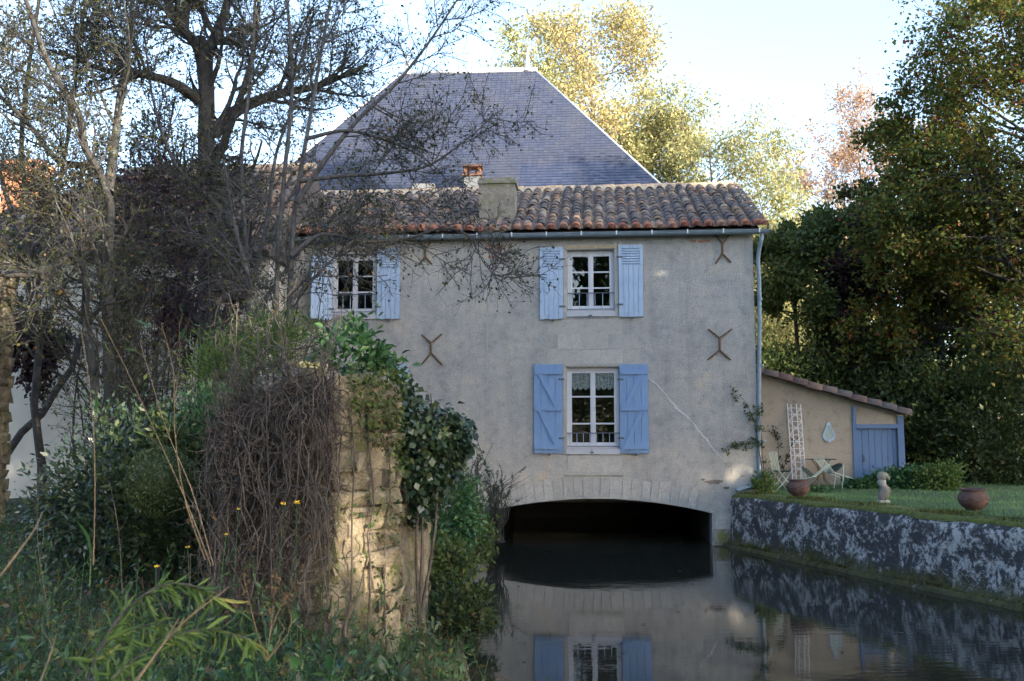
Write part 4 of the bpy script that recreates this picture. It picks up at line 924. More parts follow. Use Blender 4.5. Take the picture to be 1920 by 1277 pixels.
def rubble(p, q, z0, z1f, depth=0.07):
    d = q - p; L = np.linalg.norm(d); d = d / L; nv_ = np.array((d[1], -d[0]))
    if nv_ @ (p - cen) < 0: nv_ = -nv_
    z = z0
    while z < z1f(0.5):
        h = pr.uniform(0.10, 0.30); s = -pr.uniform(0, 0.1)
        while s < L:
            w = pr.uniform(0.14, 0.55); s0, s1 = max(s, -0.02), min(s + w, L + 0.02); s += w
            if s1 - s0 < 0.06 or z + h * 0.5 > z1f((s0 + s1) / 2 / L): continue
            g = 0.004; o = pr.uniform(-0.02, 0.03); V = []
            for (ss, zz) in ((s0 + g, z + g), (s1 - g, z + g), (s1 - g, z + h - g), (s0 + g, z + h - g)):
                j = pr.normal(size=3) * 0.016; b_ = p + d * (ss + j[0]); V.append((b_[0] - nv_[0] * depth, b_[1] - nv_[1] * depth, zz + j[1]))
            f4 = []
            for i_, (ss, zz) in enumerate(((s0 + g, z + g), (s1 - g, z + g), (s1 - g, z + h - g), (s0 + g, z + h - g))):
                j = pr.normal(size=3) * 0.028; b_ = p + d * (ss + j[0]) + nv_ * (o + j[2]); f4.append((b_[0], b_[1], zz + j[1]))
            m4 = np.mean(f4, 0) + np.r_[nv_, 0] * pr.uniform(0.015, 0.045); V += f4 + [tuple(m4)]
            F = [(0, 1, 5, 4), (1, 2, 6, 5), (2, 3, 7, 6), (3, 0, 4, 7), (4, 5, 8), (5, 6, 8), (6, 7, 8), (7, 4, 8)]
            if np.cross(np.r_[d, 0], (0, 0, 1))[:2] @ nv_ < 0: F = [f[::-1] for f in F]
            MB().add(V, F).build('stone', M_RUBBLE, pier)
        z += h
rubble(A, B, 0.25, lambda u: 2.95 - 0.45 * u); rubble(A, C, 0.2, lambda u: 2.95)
for (cx, cy, cz, sx, sy, sz, rz) in ((-1.95, 9.9, 3.0, 0.30, 0.24, 0.07, 0.4), (-2.35, 10.05, 2.93, 0.26, 0.25, 0.06, -0.3), (-2.66, 10.25, 2.70, 0.27, 0.22, 0.055, -0.5), (-1.5, 10.25, 3.0, 0.27, 0.24, 0.06, 0.9),
                                     (-2.12, 10.15, 3.09, 0.27, 0.2, 0.09, 0.1), (-2.45, 10.35, 3.0, 0.2, 0.2, 0.05, 0.7), (-2.0, 10.55, 3.04, 0.3, 0.25, 0.07, 1.2)):
    V = []
    for sz_ in (-1, 1):
        for i in range(8):
            a = i * math.pi / 4 + pr.normal() * 0.12; k = pr.uniform(0.8, 1.15) * (0.88 if sz_ > 0 else 1); x_, y_ = sx * k * math.cos(a), sy * k * math.sin(a)
            V.append((cx + x_ * math.cos(rz) - y_ * math.sin(rz), cy + x_ * math.sin(rz) + y_ * math.cos(rz), cz + sz_ * sz + pr.normal() * 0.015))
    MB().add(V, [tuple(range(8))[::-1], tuple(range(8, 16))] + [(i, (i + 1) % 8, 8 + (i + 1) % 8, 8 + i) for i in range(8)]).build('cap_slab', M_CAPSTONE, pier)
# the broken return wall behind it
A2 = np.array((-1.20, 11.0)); B2 = np.array((-2.0, 11.5)); C2 = np.array((-0.98, 11.9)); D2 = B2 + C2 - A2
rw = thing('ruined_return_wall', (0, 0, 0), 0, 'dark stone wall stub half buried in ivy behind the ruined pier', 'wall')
plan([A2, C2, D2, B2], 0.05, [2.75, 2.7, 2.6, 2.6]).build('rubble_core', M_QUOIN, rw)
_p, pier, cen = pier, rw, (A2 + B2 + C2 + D2) / 4; rubble(A2, C2, 0.1, lambda u: 2.75, 0.05); rubble(A2, B2, 0.1, lambda u: 2.7, 0.05); pier = _p
# stone gate pier at the far left
qp = thing('stone_gate_pier', (0, 0, 0), 0, 'stacked stone pier rising at the end of the whitewashed wing', 'pillar')
gx0, gx1 = at(-110, 600, 17)[0], at(-10, 600, 17)[0]; gtop = at(10, 522, 17)[2]
plan([np.array((gx0 + .03, 17.03)), np.array((gx1 - .03, 17.03)), np.array((gx1 - .03, 17.7)), np.array((gx0 + .03, 17.7))], 0.3, [gtop] * 4).build('rubble_core', M_QUOIN, qp)
_p, pier, cen = pier, qp, np.array(((gx0 + gx1) / 2, 17.35)); rubble(np.array((gx0, 17.0)), np.array((gx1, 17.0)), 0.4, lambda u: gtop, 0.05); rubble(np.array((gx1, 17.0)), np.array((gx1, 17.7)), 0.4, lambda u: gtop, 0.05); pier = _p

# ================================================================== VEGETATION
def plant(name, base, label, cat, group=None): return thing(name, base, 0, label, cat, group)
def part(name, mesh, mat, t, smooth=False, kind=None):
    V, F = mesh; o = mesh_obj(name, V - np.array(t.location)[None], F, mat, t, smooth)
    if kind: o['kind'] = kind
    return o
def full_tree(base, h, spread, seed, lm, bm, label, name='tree', group=None, k=(20, 7, 6), nl=24, leaf=(0.10, 0.2), first=0.22, lean=(0, 0), up=0.05, droop=0.2, tr0=0.16, aspect=0.55, flat=0.0, tipfall=0.55, jit=0.12, ang=(45, 80), rmin=0.008, lt=(0.1, 1.0)):
    r = np.random.default_rng(seed); b = np.array(base, float)
    pts = [b, b + (lean[0] * .3 + r.normal() * .2, lean[1] * .3 + r.normal() * .2, h * .35), b + (lean[0] * .7 + r.normal() * .3, lean[1] * .7, h * .7), b + (lean[0], lean[1], h * 0.97)]
    P0, R0 = stems([(pts, tr0, tr0 * 0.12)], 16)
    P1, R1 = grow(r, P0, R0, k[0], (first, 1.0), ang=ang, npts=8, wob=0.14, trop=(0, 0, up), rr=0.6, rmin=0.012, fixlen=(spread * 0.75, spread * 1.15), tipfall=tipfall)
    P2, R2 = grow(r, P1, R1, k[1], (0.2, 1.0), (0.35, 0.6), (30, 65), 6, 0.2, (0, 0, up - droop * 0.1), 0.6, rmin)
    P3, R3 = grow(r, P2, R2, k[2], (0.15, 1.0), (0.4, 0.8), (25, 70), 3, 0.25, (0, 0, -droop * 0.2), 0.6, rmin * 0.7)
    t = plant(name, b, label, 'tree', group)
    part('trunk', cat_mesh([tubes(P0, R0, 10), tubes(P1, R1, 6), tubes(P2, R2, 4)]), bm, t, True)
    part('twigs', tubes(P3, R3, 3), bm, t, True)
    lp, ld = along(r, P3, nl, lt, jit)
    part('crown', leaves(r, lp, ld, leaf, aspect, 0.3, droop, flat), lm, t)
    return t
def gz_(X, Y): return float(lawn_z(X, Y)) if X > 0 else float(bank_z(X, Y))
# --- far, sunlit trees behind the houses
FB = 'trees behind the houses'; WD = dict(rmin=0.010, jit=0.3, ang=(45, 95), tipfall=0.45)
p = at(1085, 300, 44); full_tree((p[0], 44, 1.2), 20.3, 5.8, 101, L_YELLOW, B_TAN, 'tall yellow-orange autumn tree rising behind the slate roof', 'autumn_tree', FB, (46, 8, 6), 16, (0.10, 0.22), 0.3, (0.6, 0), 0.07, 0.3, 0.22, **WD)
p = at(990, 250, 41); full_tree((p[0], 41, 1.2), 17.4, 3.6, 102, L_YGREEN, B_TAN, 'smaller olive tree peeping over the slate ridge beside the finial', 'autumn_tree', FB, (24, 6, 6), 18, (0.10, 0.22), 0.5, (0, 0), 0.07, 0.3, 0.16, **WD)
p = at(1330, 300, 42); full_tree((p[0], 42, 1.2), 14.4, 4.9, 103, L_YGREEN, B_TAN, 'rounded yellow-green tree with drooping leaves behind the tiled roof', 'autumn_tree', FB, (42, 8, 6), 17, (0.10, 0.22), 0.15, (0, 0), 0.05, 0.8, 0.2, aspect=0.4, **WD)
p = at(1225, 300, 45); full_tree((p[0], 45, 1.2), 17.0, 4.8, 104, L_YGREEN, B_TAN, 'pale olive tree filling the gap beside the slate hip', 'autumn_tree', FB, (40, 8, 6), 17, (0.10, 0.22), 0.25, (0, 0), 0.06, 0.6, 0.18, **WD)
p = at(1420, 430, 40); full_tree((p[0], 40, 1.2), 12.0, 4.0, 105, L_YGREEN, B_TAN, 'low sunlit olive tree just past the gable of the tiled roof', 'autumn_tree', FB, (34, 7, 6), 17, (0.10, 0.22), 0.12, (0, 0), 0.05, 0.6, 0.14, **WD)
p = at(1610, 300, 52); full_tree((p[0], 52, 1.2), 17.6, 6.0, 106, L_PINK, B_TAN, 'almost bare pinkish tree with open twiggy crown', 'autumn_tree', FB, (44, 8, 6), 7, (0.10, 0.22), 0.35, (0, 0), 0.12, 0.1, 0.2, rmin=0.012, tipfall=0.3, ang=(35, 80))
p = at(1545, 300, 54); full_tree((p[0], 54, 1.2), 16.4, 4.6, 107, L_PINK, B_TAN, 'thin sparse tree of pale pink twigs beside the bare pinkish tree', 'autumn_tree', FB, (34, 7, 6), 6, (0.10, 0.22), 0.35, (0, 0), 0.12, 0.1, 0.16, rmin=0.012, tipfall=0.3, ang=(35, 80))
for k_, (px, hh, lab) in enumerate(((1480, 12.0, 'sunlit olive tree glimpsed through the dark shrubs near the shed roof'), (1600, 11.0, 'sunlit olive tree glimpsed behind the purple tree'), (1730, 12.0, 'sunlit olive tree glimpsed through the maple boughs'), (1860, 12.0, 'sunlit olive tree far behind the maple trunk'))):
    p = at(px, 500, 50); full_tree((p[0], 50, 1.2), hh, 3.6, 120 + k_, L_YGREEN, B_TAN, lab, 'autumn_tree', 'trees behind the houses', (20, 6, 5), 14, (0.18, 0.34), 0.08, (0, 0), 0.08, 0.4, 0.16, rmin=0.014)
# --- dark trees and the maple right of the mill
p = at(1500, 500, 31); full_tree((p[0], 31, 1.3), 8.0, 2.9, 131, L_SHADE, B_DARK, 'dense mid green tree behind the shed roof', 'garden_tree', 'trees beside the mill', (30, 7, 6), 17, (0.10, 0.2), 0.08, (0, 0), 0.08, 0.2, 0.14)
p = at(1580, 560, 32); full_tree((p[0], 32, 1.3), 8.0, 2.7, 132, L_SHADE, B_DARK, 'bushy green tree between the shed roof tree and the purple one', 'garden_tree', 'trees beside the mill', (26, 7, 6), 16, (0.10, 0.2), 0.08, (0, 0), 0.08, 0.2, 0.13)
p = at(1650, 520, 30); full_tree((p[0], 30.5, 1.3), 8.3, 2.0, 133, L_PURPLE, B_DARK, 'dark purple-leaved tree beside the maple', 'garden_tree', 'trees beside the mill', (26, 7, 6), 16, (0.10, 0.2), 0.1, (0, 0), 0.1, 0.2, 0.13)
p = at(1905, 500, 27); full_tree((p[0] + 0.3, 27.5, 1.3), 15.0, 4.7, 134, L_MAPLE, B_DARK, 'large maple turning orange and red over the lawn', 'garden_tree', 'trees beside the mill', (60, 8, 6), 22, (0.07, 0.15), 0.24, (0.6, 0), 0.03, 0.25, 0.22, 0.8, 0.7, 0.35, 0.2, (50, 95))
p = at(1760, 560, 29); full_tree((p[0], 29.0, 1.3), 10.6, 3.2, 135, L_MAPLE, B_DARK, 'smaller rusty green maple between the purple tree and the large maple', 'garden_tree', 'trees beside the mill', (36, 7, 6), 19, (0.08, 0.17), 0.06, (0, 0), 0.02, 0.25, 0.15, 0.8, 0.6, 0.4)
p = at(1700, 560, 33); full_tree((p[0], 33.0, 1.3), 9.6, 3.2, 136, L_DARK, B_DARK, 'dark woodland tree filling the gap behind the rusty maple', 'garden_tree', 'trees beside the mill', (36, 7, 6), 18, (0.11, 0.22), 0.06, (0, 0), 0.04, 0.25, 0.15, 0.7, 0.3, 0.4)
p = at(1985, 560, 29); full_tree((p[0], 29.0, 1.3), 13.0, 4.2, 137, L_MAPLE, B_DARK, 'olive maple standing past the large maple at the lawn end', 'garden_tree', 'trees beside the mill', (40, 7, 6), 18, (0.09, 0.18), 0.10, (0, 0), 0.03, 0.25, 0.17, 0.8, 0.5, 0.35)
def shrub(center, rad, n, leaf, lm, seed, label, name='shrub', cat='shrub', nclump=40, clump=0.28, aspect=0.5, flat=0.2, droop=0.0, bm=B_DARK, group=None, spread=0.8, base=None, nst=14, big=False, up=0.0):
    r = np.random.default_rng(seed); c = np.array(center, float); R = np.array(rad, float)
    u = nrm(r.normal(size=(nclump, 3))) * (r.uniform(0.25, 1, (nclump, 1)) ** 0.45); cl = c + u * R
    b = np.array(base if base is not None else (c[0], c[1], max(gz_(c[0], c[1]), 0.0)), float); cl[:, 2] = np.maximum(cl[:, 2], b[2] + 0.05)
    i = r.integers(0, nclump, n); P = cl[i] + r.normal(size=(n, 3)) * clump * R[None] * 0.8; P[:, 2] = np.maximum(P[:, 2], b[2] + 0.02)
    Dv = nrm((P - c) / R + np.array((0, 0, 0.4 + up))); t = plant(name, b, label, cat, group)
    part('foliage', leaves(r, P, Dv, leaf, aspect, 0.3, droop, flat, spread, big), lm, t)
    js = r.integers(0, nclump, nst); lines = [([b + (r.normal() * 0.1, r.normal() * 0.1, -0.03), (b + cl[j]) / 2 + r.normal(size=3) * 0.1, cl[j]], 0.018, 0.005) for j in js]
    Ps, Rs = stems(lines, 7); part('stems', tubes(Ps, Rs, 4), bm, t, True); return t
# undergrowth along the back of the lawn
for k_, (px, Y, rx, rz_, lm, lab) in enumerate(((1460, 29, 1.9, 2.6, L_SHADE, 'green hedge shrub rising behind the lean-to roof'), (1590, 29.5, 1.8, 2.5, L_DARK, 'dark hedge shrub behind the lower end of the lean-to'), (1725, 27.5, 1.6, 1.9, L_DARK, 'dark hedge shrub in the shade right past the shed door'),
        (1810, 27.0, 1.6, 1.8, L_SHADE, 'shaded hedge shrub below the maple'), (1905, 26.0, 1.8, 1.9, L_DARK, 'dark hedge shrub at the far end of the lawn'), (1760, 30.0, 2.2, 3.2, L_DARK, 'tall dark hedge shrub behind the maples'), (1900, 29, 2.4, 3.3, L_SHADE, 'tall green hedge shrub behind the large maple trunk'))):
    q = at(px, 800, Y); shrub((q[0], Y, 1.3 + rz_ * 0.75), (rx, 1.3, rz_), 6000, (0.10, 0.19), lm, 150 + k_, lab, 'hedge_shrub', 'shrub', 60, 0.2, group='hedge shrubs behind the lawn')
for k_, (px, Y, rx, rz_, lm, lab, n) in enumerate(((1622, 24.6, 0.45, 0.13, L_GREEN, 'low leafy green clump at the shed door step', 2200), (1700, 24.4, 0.75, 0.28, L_GREEN, 'spreading green clump behind the stone figure', 3500), (1765, 24.0, 0.55, 0.34, L_BRIGHT, 'yellowing leafy clump at the end of the flower bed', 2500),
        (1432, 23.5, 0.22, 0.25, L_BRIGHT, 'small weedy clump at the foot of the downpipe', 700), (1530, 24.0, 0.45, 0.06, L_GREEN, 'low weeds under the iron table', 400))):
    q = at(px, 900, Y); shrub((q[0], Y, gz_(q[0], Y) + rz_ * 0.7), (rx, 0.4, rz_), n, (0.05, 0.13), lm, 170 + k_, lab, 'leafy_clump', 'plant', 26, 0.3, 0.45, group='plants along the shed', nst=8)
for k_, (x, y) in enumerate(((-5.5, -9.0), (-1.5, -10.0), (-9.5, -10.5))): shrub((x, y, 2.9), (2.4, 1.4, 2.6), 2600, (0.25, 0.45), L_DARK, 190 + k_, 'tall dark hedge added out of view to darken the window reflections', 'hedge_shrub', 'shrub', 60, 0.22, group='unseen hedge added behind the camera')  # unseen hedge added behind the camera so the lower panes reflect dark
# climber at the corner of the mill
r = np.random.default_rng(61); lines = [([loc2w(0.12, -0.14, 1.2), loc2w(0.02, -0.12, 2.1), loc2w(-0.10, -0.08, 2.9), loc2w(-0.35, -0.05, 3.45), loc2w(-0.55, -0.04, 3.55)], 0.014, 0.004), ([loc2w(0.15, -0.1, 1.2), loc2w(0.08, -0.15, 2.0), loc2w(0.06, -0.13, 2.7), loc2w(0.02, -0.1, 3.3)], 0.012, 0.004), ([loc2w(0.0, -0.1, 2.4), loc2w(-0.4, -0.05, 2.35), loc2w(-0.75, -0.04, 2.2)], 0.008, 0.003)]
P0, R0 = stems(lines, 12); P1, R1 = grow(r, P0, R0, 14, (0.1, 1), fixlen=(0.1, 0.32), ang=(30, 80), npts=4, wob=0.3, trop=(0, 0, -0.05), rmin=0.003)
t = plant('wall_climber', loc2w(0.12, -0.14, 1.2), 'green climber growing up the mill corner beside the downpipe', 'climber'); part('stems', cat_mesh([tubes(P0, R0, 5), tubes(P1, R1, 3)]), B_DARK, t)
lp, ld = along(r, P1, 14, (0.1, 1), 0.035); part('foliage', leaves(r, lp, ld, (0.035, 0.085), 0.7, 0.3, 0.2), L_SHADE, t)
r = np.random.default_rng(62); bs = loc2w(0.75, SY - 0.1, 1.28); lines = [([bs, bs + (0.1, 0, 0.8), bs + (0.05, 0.02, 1.5)], 0.01, 0.003), ([bs + (0.1, 0, 0), bs + (0.3, 0, 0.7), bs + (0.55, 0.03, 1.3)], 0.01, 0.003)]
P0, R0 = stems(lines, 9); P1, R1 = grow(r, P0, R0, 12, (0.2, 1), fixlen=(0.1, 0.3), npts=4, rmin=0.003); t = plant('wall_climber', bs, 'thin brownish climber on the shed wall behind the trellis', 'climber'); part('stems', cat_mesh([tubes(P0, R0, 5), tubes(P1, R1, 3)]), B_DARK, t)
lp, ld = along(r, P1, 9, (0.1, 1), 0.03); part('foliage', leaves(r, lp, ld, (0.04, 0.08), 0.7), L_TWIG, t)

# --- trees outside the picture that shade the river
sp = full_tree((17.0, 13.0, 1.25), 18.5, 4.4, 141, L_SHADE, B_DARK, 'tall leafy tree standing on the banks that shades the river', 'riverside_tree', 'tall trees shading the river', (46, 8, 5), 17, (0.28, 0.54), 0.12, tr0=0.26)
for k_, (x, y, s_, a_) in enumerate(((17.6, 8.6, 1.02, 1.0), (17.4, 2.8, 0.98, 2.4), (18.5, -2.7, 1.0, 4.0), (19.0, -11.6, 1.0, 5.2), (-6.5, -5.0, 0.8, 1.9), (-12.5, 2.0, 0.85, 4.4), (6.5, -21, 0.92, 0.7), (-1.5, -19, 0.85, 3.0), (-9.0, -22, 0.9, 5.9), (25.5, 15.5, 0.70, 2.0), (26.0, 8.5, 1.05, 3.3), (24, 1, 1.12, 0.2))):
    c_ = copy_tree(sp); c_.location = (x, y, 1.25 if x > 3 else 0.9); c_.scale = (s_, s_, s_); c_.rotation_euler = (0, 0, a_)  # copies left of the camera are added unseen to darken the near foreground

# --- the tangled trees left of the mill
def wline(pts, Y, dY=0.0): n = len(pts); return [at(px, py, Y + dY * i / max(n - 1, 1)) for i, (px, py) in enumerate(pts)]
def bare_tree(name, base, lines, seed, bm, lm, label, k=(15, 8, 6), nl=3, leaf=(0.04, 0.09), l1=(1.0, 2.6), l2=(0.5, 1.2), l3=(0.2, 0.55), up=0.1, droop=0.0, ang=(30, 70), rmin=0.006):
    r = np.random.default_rng(seed); base = np.array((base[0], base[1], gz_(base[0], base[1]) - 0.05))
    def root(l): f = np.array(l[0][0]); g_ = gz_(f[0], f[1]); return ([np.array((f[0] + r.normal() * 0.05, f[1], g_ - 0.15))] + list(l[0]), l[1], l[2]) if f[2] < g_ + 2.0 else l
    lines = [root(l) for l in lines]; P0, R0 = stems(lines, 20)
    P1, R1 = grow(r, P0, R0, k[0], (0.28, 1), ang=ang, npts=8, wob=0.16, trop=(0, 0, up), rr=0.45, rmin=0.011, fixlen=l1, tipfall=0.35)
    P2, R2 = grow(r, P1, R1, k[1], (0.15, 1), ang=(25, 65), npts=6, wob=0.2, trop=(0, 0, up * 0.6 - droop), rr=0.55, rmin=0.0075, fixlen=l2, tipfall=0.35)
    P3, R3 = grow(r, P2, R2, k[2], (0.1, 1), ang=(25, 70), npts=4, wob=0.28, trop=(0, 0, -droop), rr=0.6, rmin=rmin, fixlen=l3, tipfall=0.3)
    t = plant(name, base, label, 'tree'); part('trunk', cat_mesh([tubes(P0, R0, 10), tubes(P1, R1, 5)]), bm, t, True)
    part('twigs', cat_mesh([tubes(P2, R2, 4), tubes(P3, R3, 3)]), bm, t, True)
    lp, ld = along(r, P3, nl, (0.3, 1), 0.02); part('foliage', leaves(r, lp, ld, leaf, 0.7, 0.3, 0.3), lm, t)
    return t
YA = 16.0
bare_tree('lichen_tree', wline([(212, 880)], YA)[0], [
    (wline([(212, 880), (206, 700), (200, 560), (206, 440), (200, 345), (166, 300), (150, 220), (100, 140), (65, 50), (30, -60)], YA, -1.0), 0.13, 0.03),
    (wline([(203, 360), (216, 260), (226, 170), (243, 60), (250, -60)], YA, 1.2), 0.09, 0.025),
    (wline([(170, 312), (112, 302), (60, 240), (0, 180), (-60, 120)], YA, 0.5), 0.06, 0.02),
    (wline([(230, 880), (222, 720), (218, 580), (214, 470), (250, 440), (320, 418)], YA + 0.4, 0.8), 0.10, 0.03),
    (wline([(180, 880), (178, 720), (160, 600), (150, 490), (135, 475), (100, 502), (55, 515), (-20, 512)], YA - 0.5, -0.6), 0.085, 0.05),
    (wline([(200, 560), (180, 480), (140, 400), (60, 330), (-20, 300)], YA, -1), 0.05, 0.02)], 201, B_LICHEN, L_TWIG, 'lichen-covered branching tree in front of the whitewashed wing', (17, 8, 6), 3, (0.03, 0.07), rmin=0.005)
YB_ = 19.5
bare_tree('forked_tree', wline([(392, 850)], YB_)[0], [
    (wline([(392, 850), (392, 640), (390, 440), (387, 260), (384, 130), (372, 72)], YB_), 0.26, 0.15),
    (wline([(386, 150), (372, 90), (340, 50), (318, 10), (290, -70)], YB_, -0.6), 0.14, 0.06), (wline([(386, 150), (392, 95), (410, 60), (425, 10), (440, -80)], YB_, 0.7), 0.14, 0.06),
    (wline([(375, 190), (330, 158), (270, 140), (200, 132), (110, 95)], YB_, -1.2), 0.12, 0.03), (wline([(400, 250), (440, 210), (510, 180), (600, 160), (690, 120)], YB_, 0.8), 0.16, 0.03),
    (wline([(345, 60), (350, 0), (352, -80)], YB_), 0.10, 0.05), (wline([(395, 330), (430, 240), (470, 120), (490, -40)], YB_, -0.8), 0.10, 0.03)], 202, B_DARK, L_TWIG, 'thick dark forked tree smothered in fine twigs', (17, 8, 6), 3, (0.035, 0.075), l1=(1.0, 3.0), rmin=0.006)
YC = 15.0
bare_tree('drooping_tree', wline([(535, 860)], YC)[0], [
    (wline([(535, 860), (540, 640), (545, 520), (550, 420), (562, 330), (580, 230), (600, 110), (625, -30)], YC, 0.6), 0.07, 0.022),
    (wline([(525, 860), (518, 640), (520, 500), (534, 320), (548, 160), (540, 20), (530, -60)], YC, -0.6), 0.06, 0.022),
    (wline([(556, 380), (610, 300), (680, 215), (735, 165), (800, 85), (870, -20)], YC, 0.5), 0.05, 0.012),
    (wline([(545, 480), (600, 440), (680, 452), (760, 448), (840, 428), (878, 440), (905, 490), (935, 525)], YC, 1.0), 0.04, 0.006),
    (wline([(560, 340), (640, 330), (720, 325), (800, 312), (870, 265), (940, 205)], YC, 0.8), 0.04, 0.007),
    (wline([(575, 260), (650, 245), (720, 262), (800, 300), (850, 350)], YC, 0.4), 0.035, 0.007),
    (wline([(550, 560), (590, 520), (640, 470), (700, 420)], YC, 0.3), 0.03, 0.008),
    (wline([(530, 700), (480, 560), (440, 420), (420, 300)], YC, 0.3), 0.05, 0.015)], 203, B_GREY, L_TWIG, 'slender grey tree drooping twigs over the tiled roof', (12, 7, 6), 1, (0.035, 0.075), (0.5, 1.6), (0.35, 1.0), (0.15, 0.5), 0.05, 0.03, rmin=0.0038)
bare_tree('twiggy_tree', wline([(78, 870)], 19.0)[0], [
    (wline([(78, 870), (64, 760), (74, 640), (52, 540), (58, 440), (40, 280), (55, 120), (80, -40)], 19.0), 0.09, 0.03), (wline([(62, 560), (100, 400), (130, 240), (150, 80), (170, -60)], 19.0, 0.6), 0.06, 0.02), (wline([(55, 480), (10, 360), (-20, 220), (-30, 60)], 19.0, -0.5), 0.06, 0.02),
    (wline([(70, 640), (130, 520), (200, 430), (290, 330), (330, 180)], 19.0, 0.5), 0.05, 0.015)], 204, B_DARK, L_TWIG, 'fine-twigged dark tree between the gate pier and the lichen tree', (15, 8, 6), 3, (0.04, 0.085), (0.9, 2.2), rmin=0.005)
bare_tree('twiggy_tree', wline([(470, 870)], 18.2)[0], [
    (wline([(470, 870), (468, 640), (460, 440), (452, 300), (470, 150), (480, -30)], 18.2), 0.07, 0.025), (wline([(466, 560), (500, 420), (520, 280), (580, 140), (640, 20)], 18.2, 0.6), 0.05, 0.015), (wline([(460, 480), (420, 400), (330, 310), (290, 200), (270, 60)], 18.2, -0.5), 0.05, 0.015),
    (wline([(470, 600), (540, 500), (610, 420), (680, 370)], 18.2, 0.5), 0.04, 0.012), (wline([(468, 640), (400, 520), (340, 470), (260, 420)], 18.2, -0.4), 0.04, 0.012)], 205, B_GREY, L_TWIG, 'thin twiggy tree between the forked tree and the drooping tree', (14, 8, 6), 2, (0.04, 0.08), (0.7, 1.8), rmin=0.0045)
# thicket of bare upright stems below the forked tree
r = np.random.default_rng(71); lines = []
for i in range(54):
    px = r.uniform(170, 560); q = at(px, 860, 17.4 + r.uniform(-0.6, 1.2)); q[2] = 0.6; top = q + (r.normal() * 0.5, r.normal() * 0.4, r.uniform(2.8, 5.2)); lines.append(([q, (q + top) / 2 + r.normal(size=3) * 0.15, top], 0.022, 0.006))
P0, R0 = stems(lines, 9); P1, R1 = grow(r, P0, R0, 12, (0.2, 1), fixlen=(0.5, 1.2), ang=(20, 60), npts=6, wob=0.22, trop=(0, 0, 0.02), rmin=0.006); P2, R2 = grow(r, P1, R1, 6, (0.1, 1), fixlen=(0.2, 0.5), ang=(25, 75), npts=4, wob=0.3, trop=(0, 0, -0.06), rmin=0.0055)
t = plant('bare_thicket', at(400, 860, 17.6) * (1, 1, 0) + (0, 0, 0.6), 'dense grey thicket of leafless stems below the forked tree', 'shrub'); part('stems', tubes(P0, R0, 5), B_GREY, t, True); part('twigs', cat_mesh([tubes(P1, R1, 4), tubes(P2, R2, 3)]), B_GREY, t, True)
lp, ld = along(r, P2, 1, (0.3, 1), 0.02); part('foliage', leaves(r, lp, ld, (0.03, 0.07), 0.7), L_TWIG, t)
q = at(300, 470, 17.0); shrub((q[0], 17.0, q[2] - 0.2), (1.15, 0.6, 1.5), 3200, (0.05, 0.11), L_PURPLE, 89, 'tall purple-leaved bush among the bare stems', 'purple_bush', 'shrub', 60, 0.22, 0.55, 0.1, 0.2, nst=22)
# purple-leaved creeper on the wing, with its leaning trunk
YW = 21.6
r = np.random.default_rng(72); lines = [(wline([(-75, 985), (-30, 905), (18, 845), (45, 805), (85, 770), (115, 715), (135, 690), (150, 640), (170, 600), (230, 520), (300, 440), (380, 380)], YW - 0.2), 0.10, 0.04), (wline([(120, 708), (90, 690), (62, 665), (55, 640)], YW), 0.04, 0.012), (wline([(150, 640), (110, 620), (40, 620), (-40, 600)], YW), 0.04, 0.01),
    (wline([(230, 520), (280, 540), (330, 590), (360, 640)], YW), 0.04, 0.01), (wline([(300, 440), (240, 380), (160, 350), (60, 370)], YW, 1.2), 0.04, 0.01), (wline([(300, 440), (380, 480), (420, 560), (430, 650)], YW), 0.04, 0.01), (wline([(250, 500), (260, 420), (330, 340), (430, 330)], YW, 1.0), 0.04, 0.01)]
P0, R0 = stems(lines, 16); P1, R1 = grow(r, P0[1:], R0[1:], 16, (0.1, 1), fixlen=(0.5, 1.2), ang=(30, 85), npts=6, wob=0.25, trop=(0, 0, -0.05), rmin=0.008); P2, R2 = grow(r, P1, R1, 6, (0.1, 1), fixlen=(0.25, 0.6), npts=4, wob=0.3, trop=(0, 0, -0.1), rmin=0.006)
t = plant('purple_creeper', lines[0][0][0], 'purple-leaved creeper with thick leaning trunk on the whitewashed wing', 'climber'); part('trunk', tubes(P0, R0, 8), B_DARK, t, True); part('twigs', cat_mesh([tubes(P1, R1, 4), tubes(P2, R2, 3)]), B_DARK, t, kind='stuff')
lp, ld = along(r, P2, 20, (0.1, 1), 0.10); part('foliage', leaves(r, lp, ld, (0.08, 0.17), 0.6, 0.3, 0.3), L_PURPLE, t)

# --- shrubs behind and on the pier
q = at(250, 820, 13.2); shrub((q[0], 13.2, 1.75), (1.25, 0.9, 1.05), 10000, (0.06, 0.13), L_IVY, 81, 'broad dark leafy shrub between the creeper trunk and the pier', 'leafy_shrub', 'shrub', 60, 0.22, 0.45, 0.3)
q = at(330, 800, 12.2); shrub((q[0], 12.4, 1.6), (0.8, 0.6, 0.9), 5000, (0.07, 0.14), L_DARK, 82, 'dark glossy shrub rising behind the clipped box ball', 'leafy_shrub', 'shrub', 40, 0.22, 0.4, 0.3)
q = at(490, 650, 13.6); shrub((q[0], 13.6, 3.25), (1.0, 0.5, 0.85), 9000, (0.06, 0.14), L_BRIGHT, 83, 'fresh green willowy bush above the ruined pier', 'willow_bush', 'shrub', 60, 0.22, 0.16, 0.0, 0.1, up=0.8, spread=0.6)
q = at(400, 760, 13.0); shrub((q[0], 13.0, 2.2), (0.6, 0.5, 0.9), 4500, (0.08, 0.18), L_GREEN, 88, 'green bamboo-like bush against the end of the pier', 'willow_bush', 'shrub', 40, 0.22, 0.2, 0.0, 0.1, up=0.6, spread=0.6)
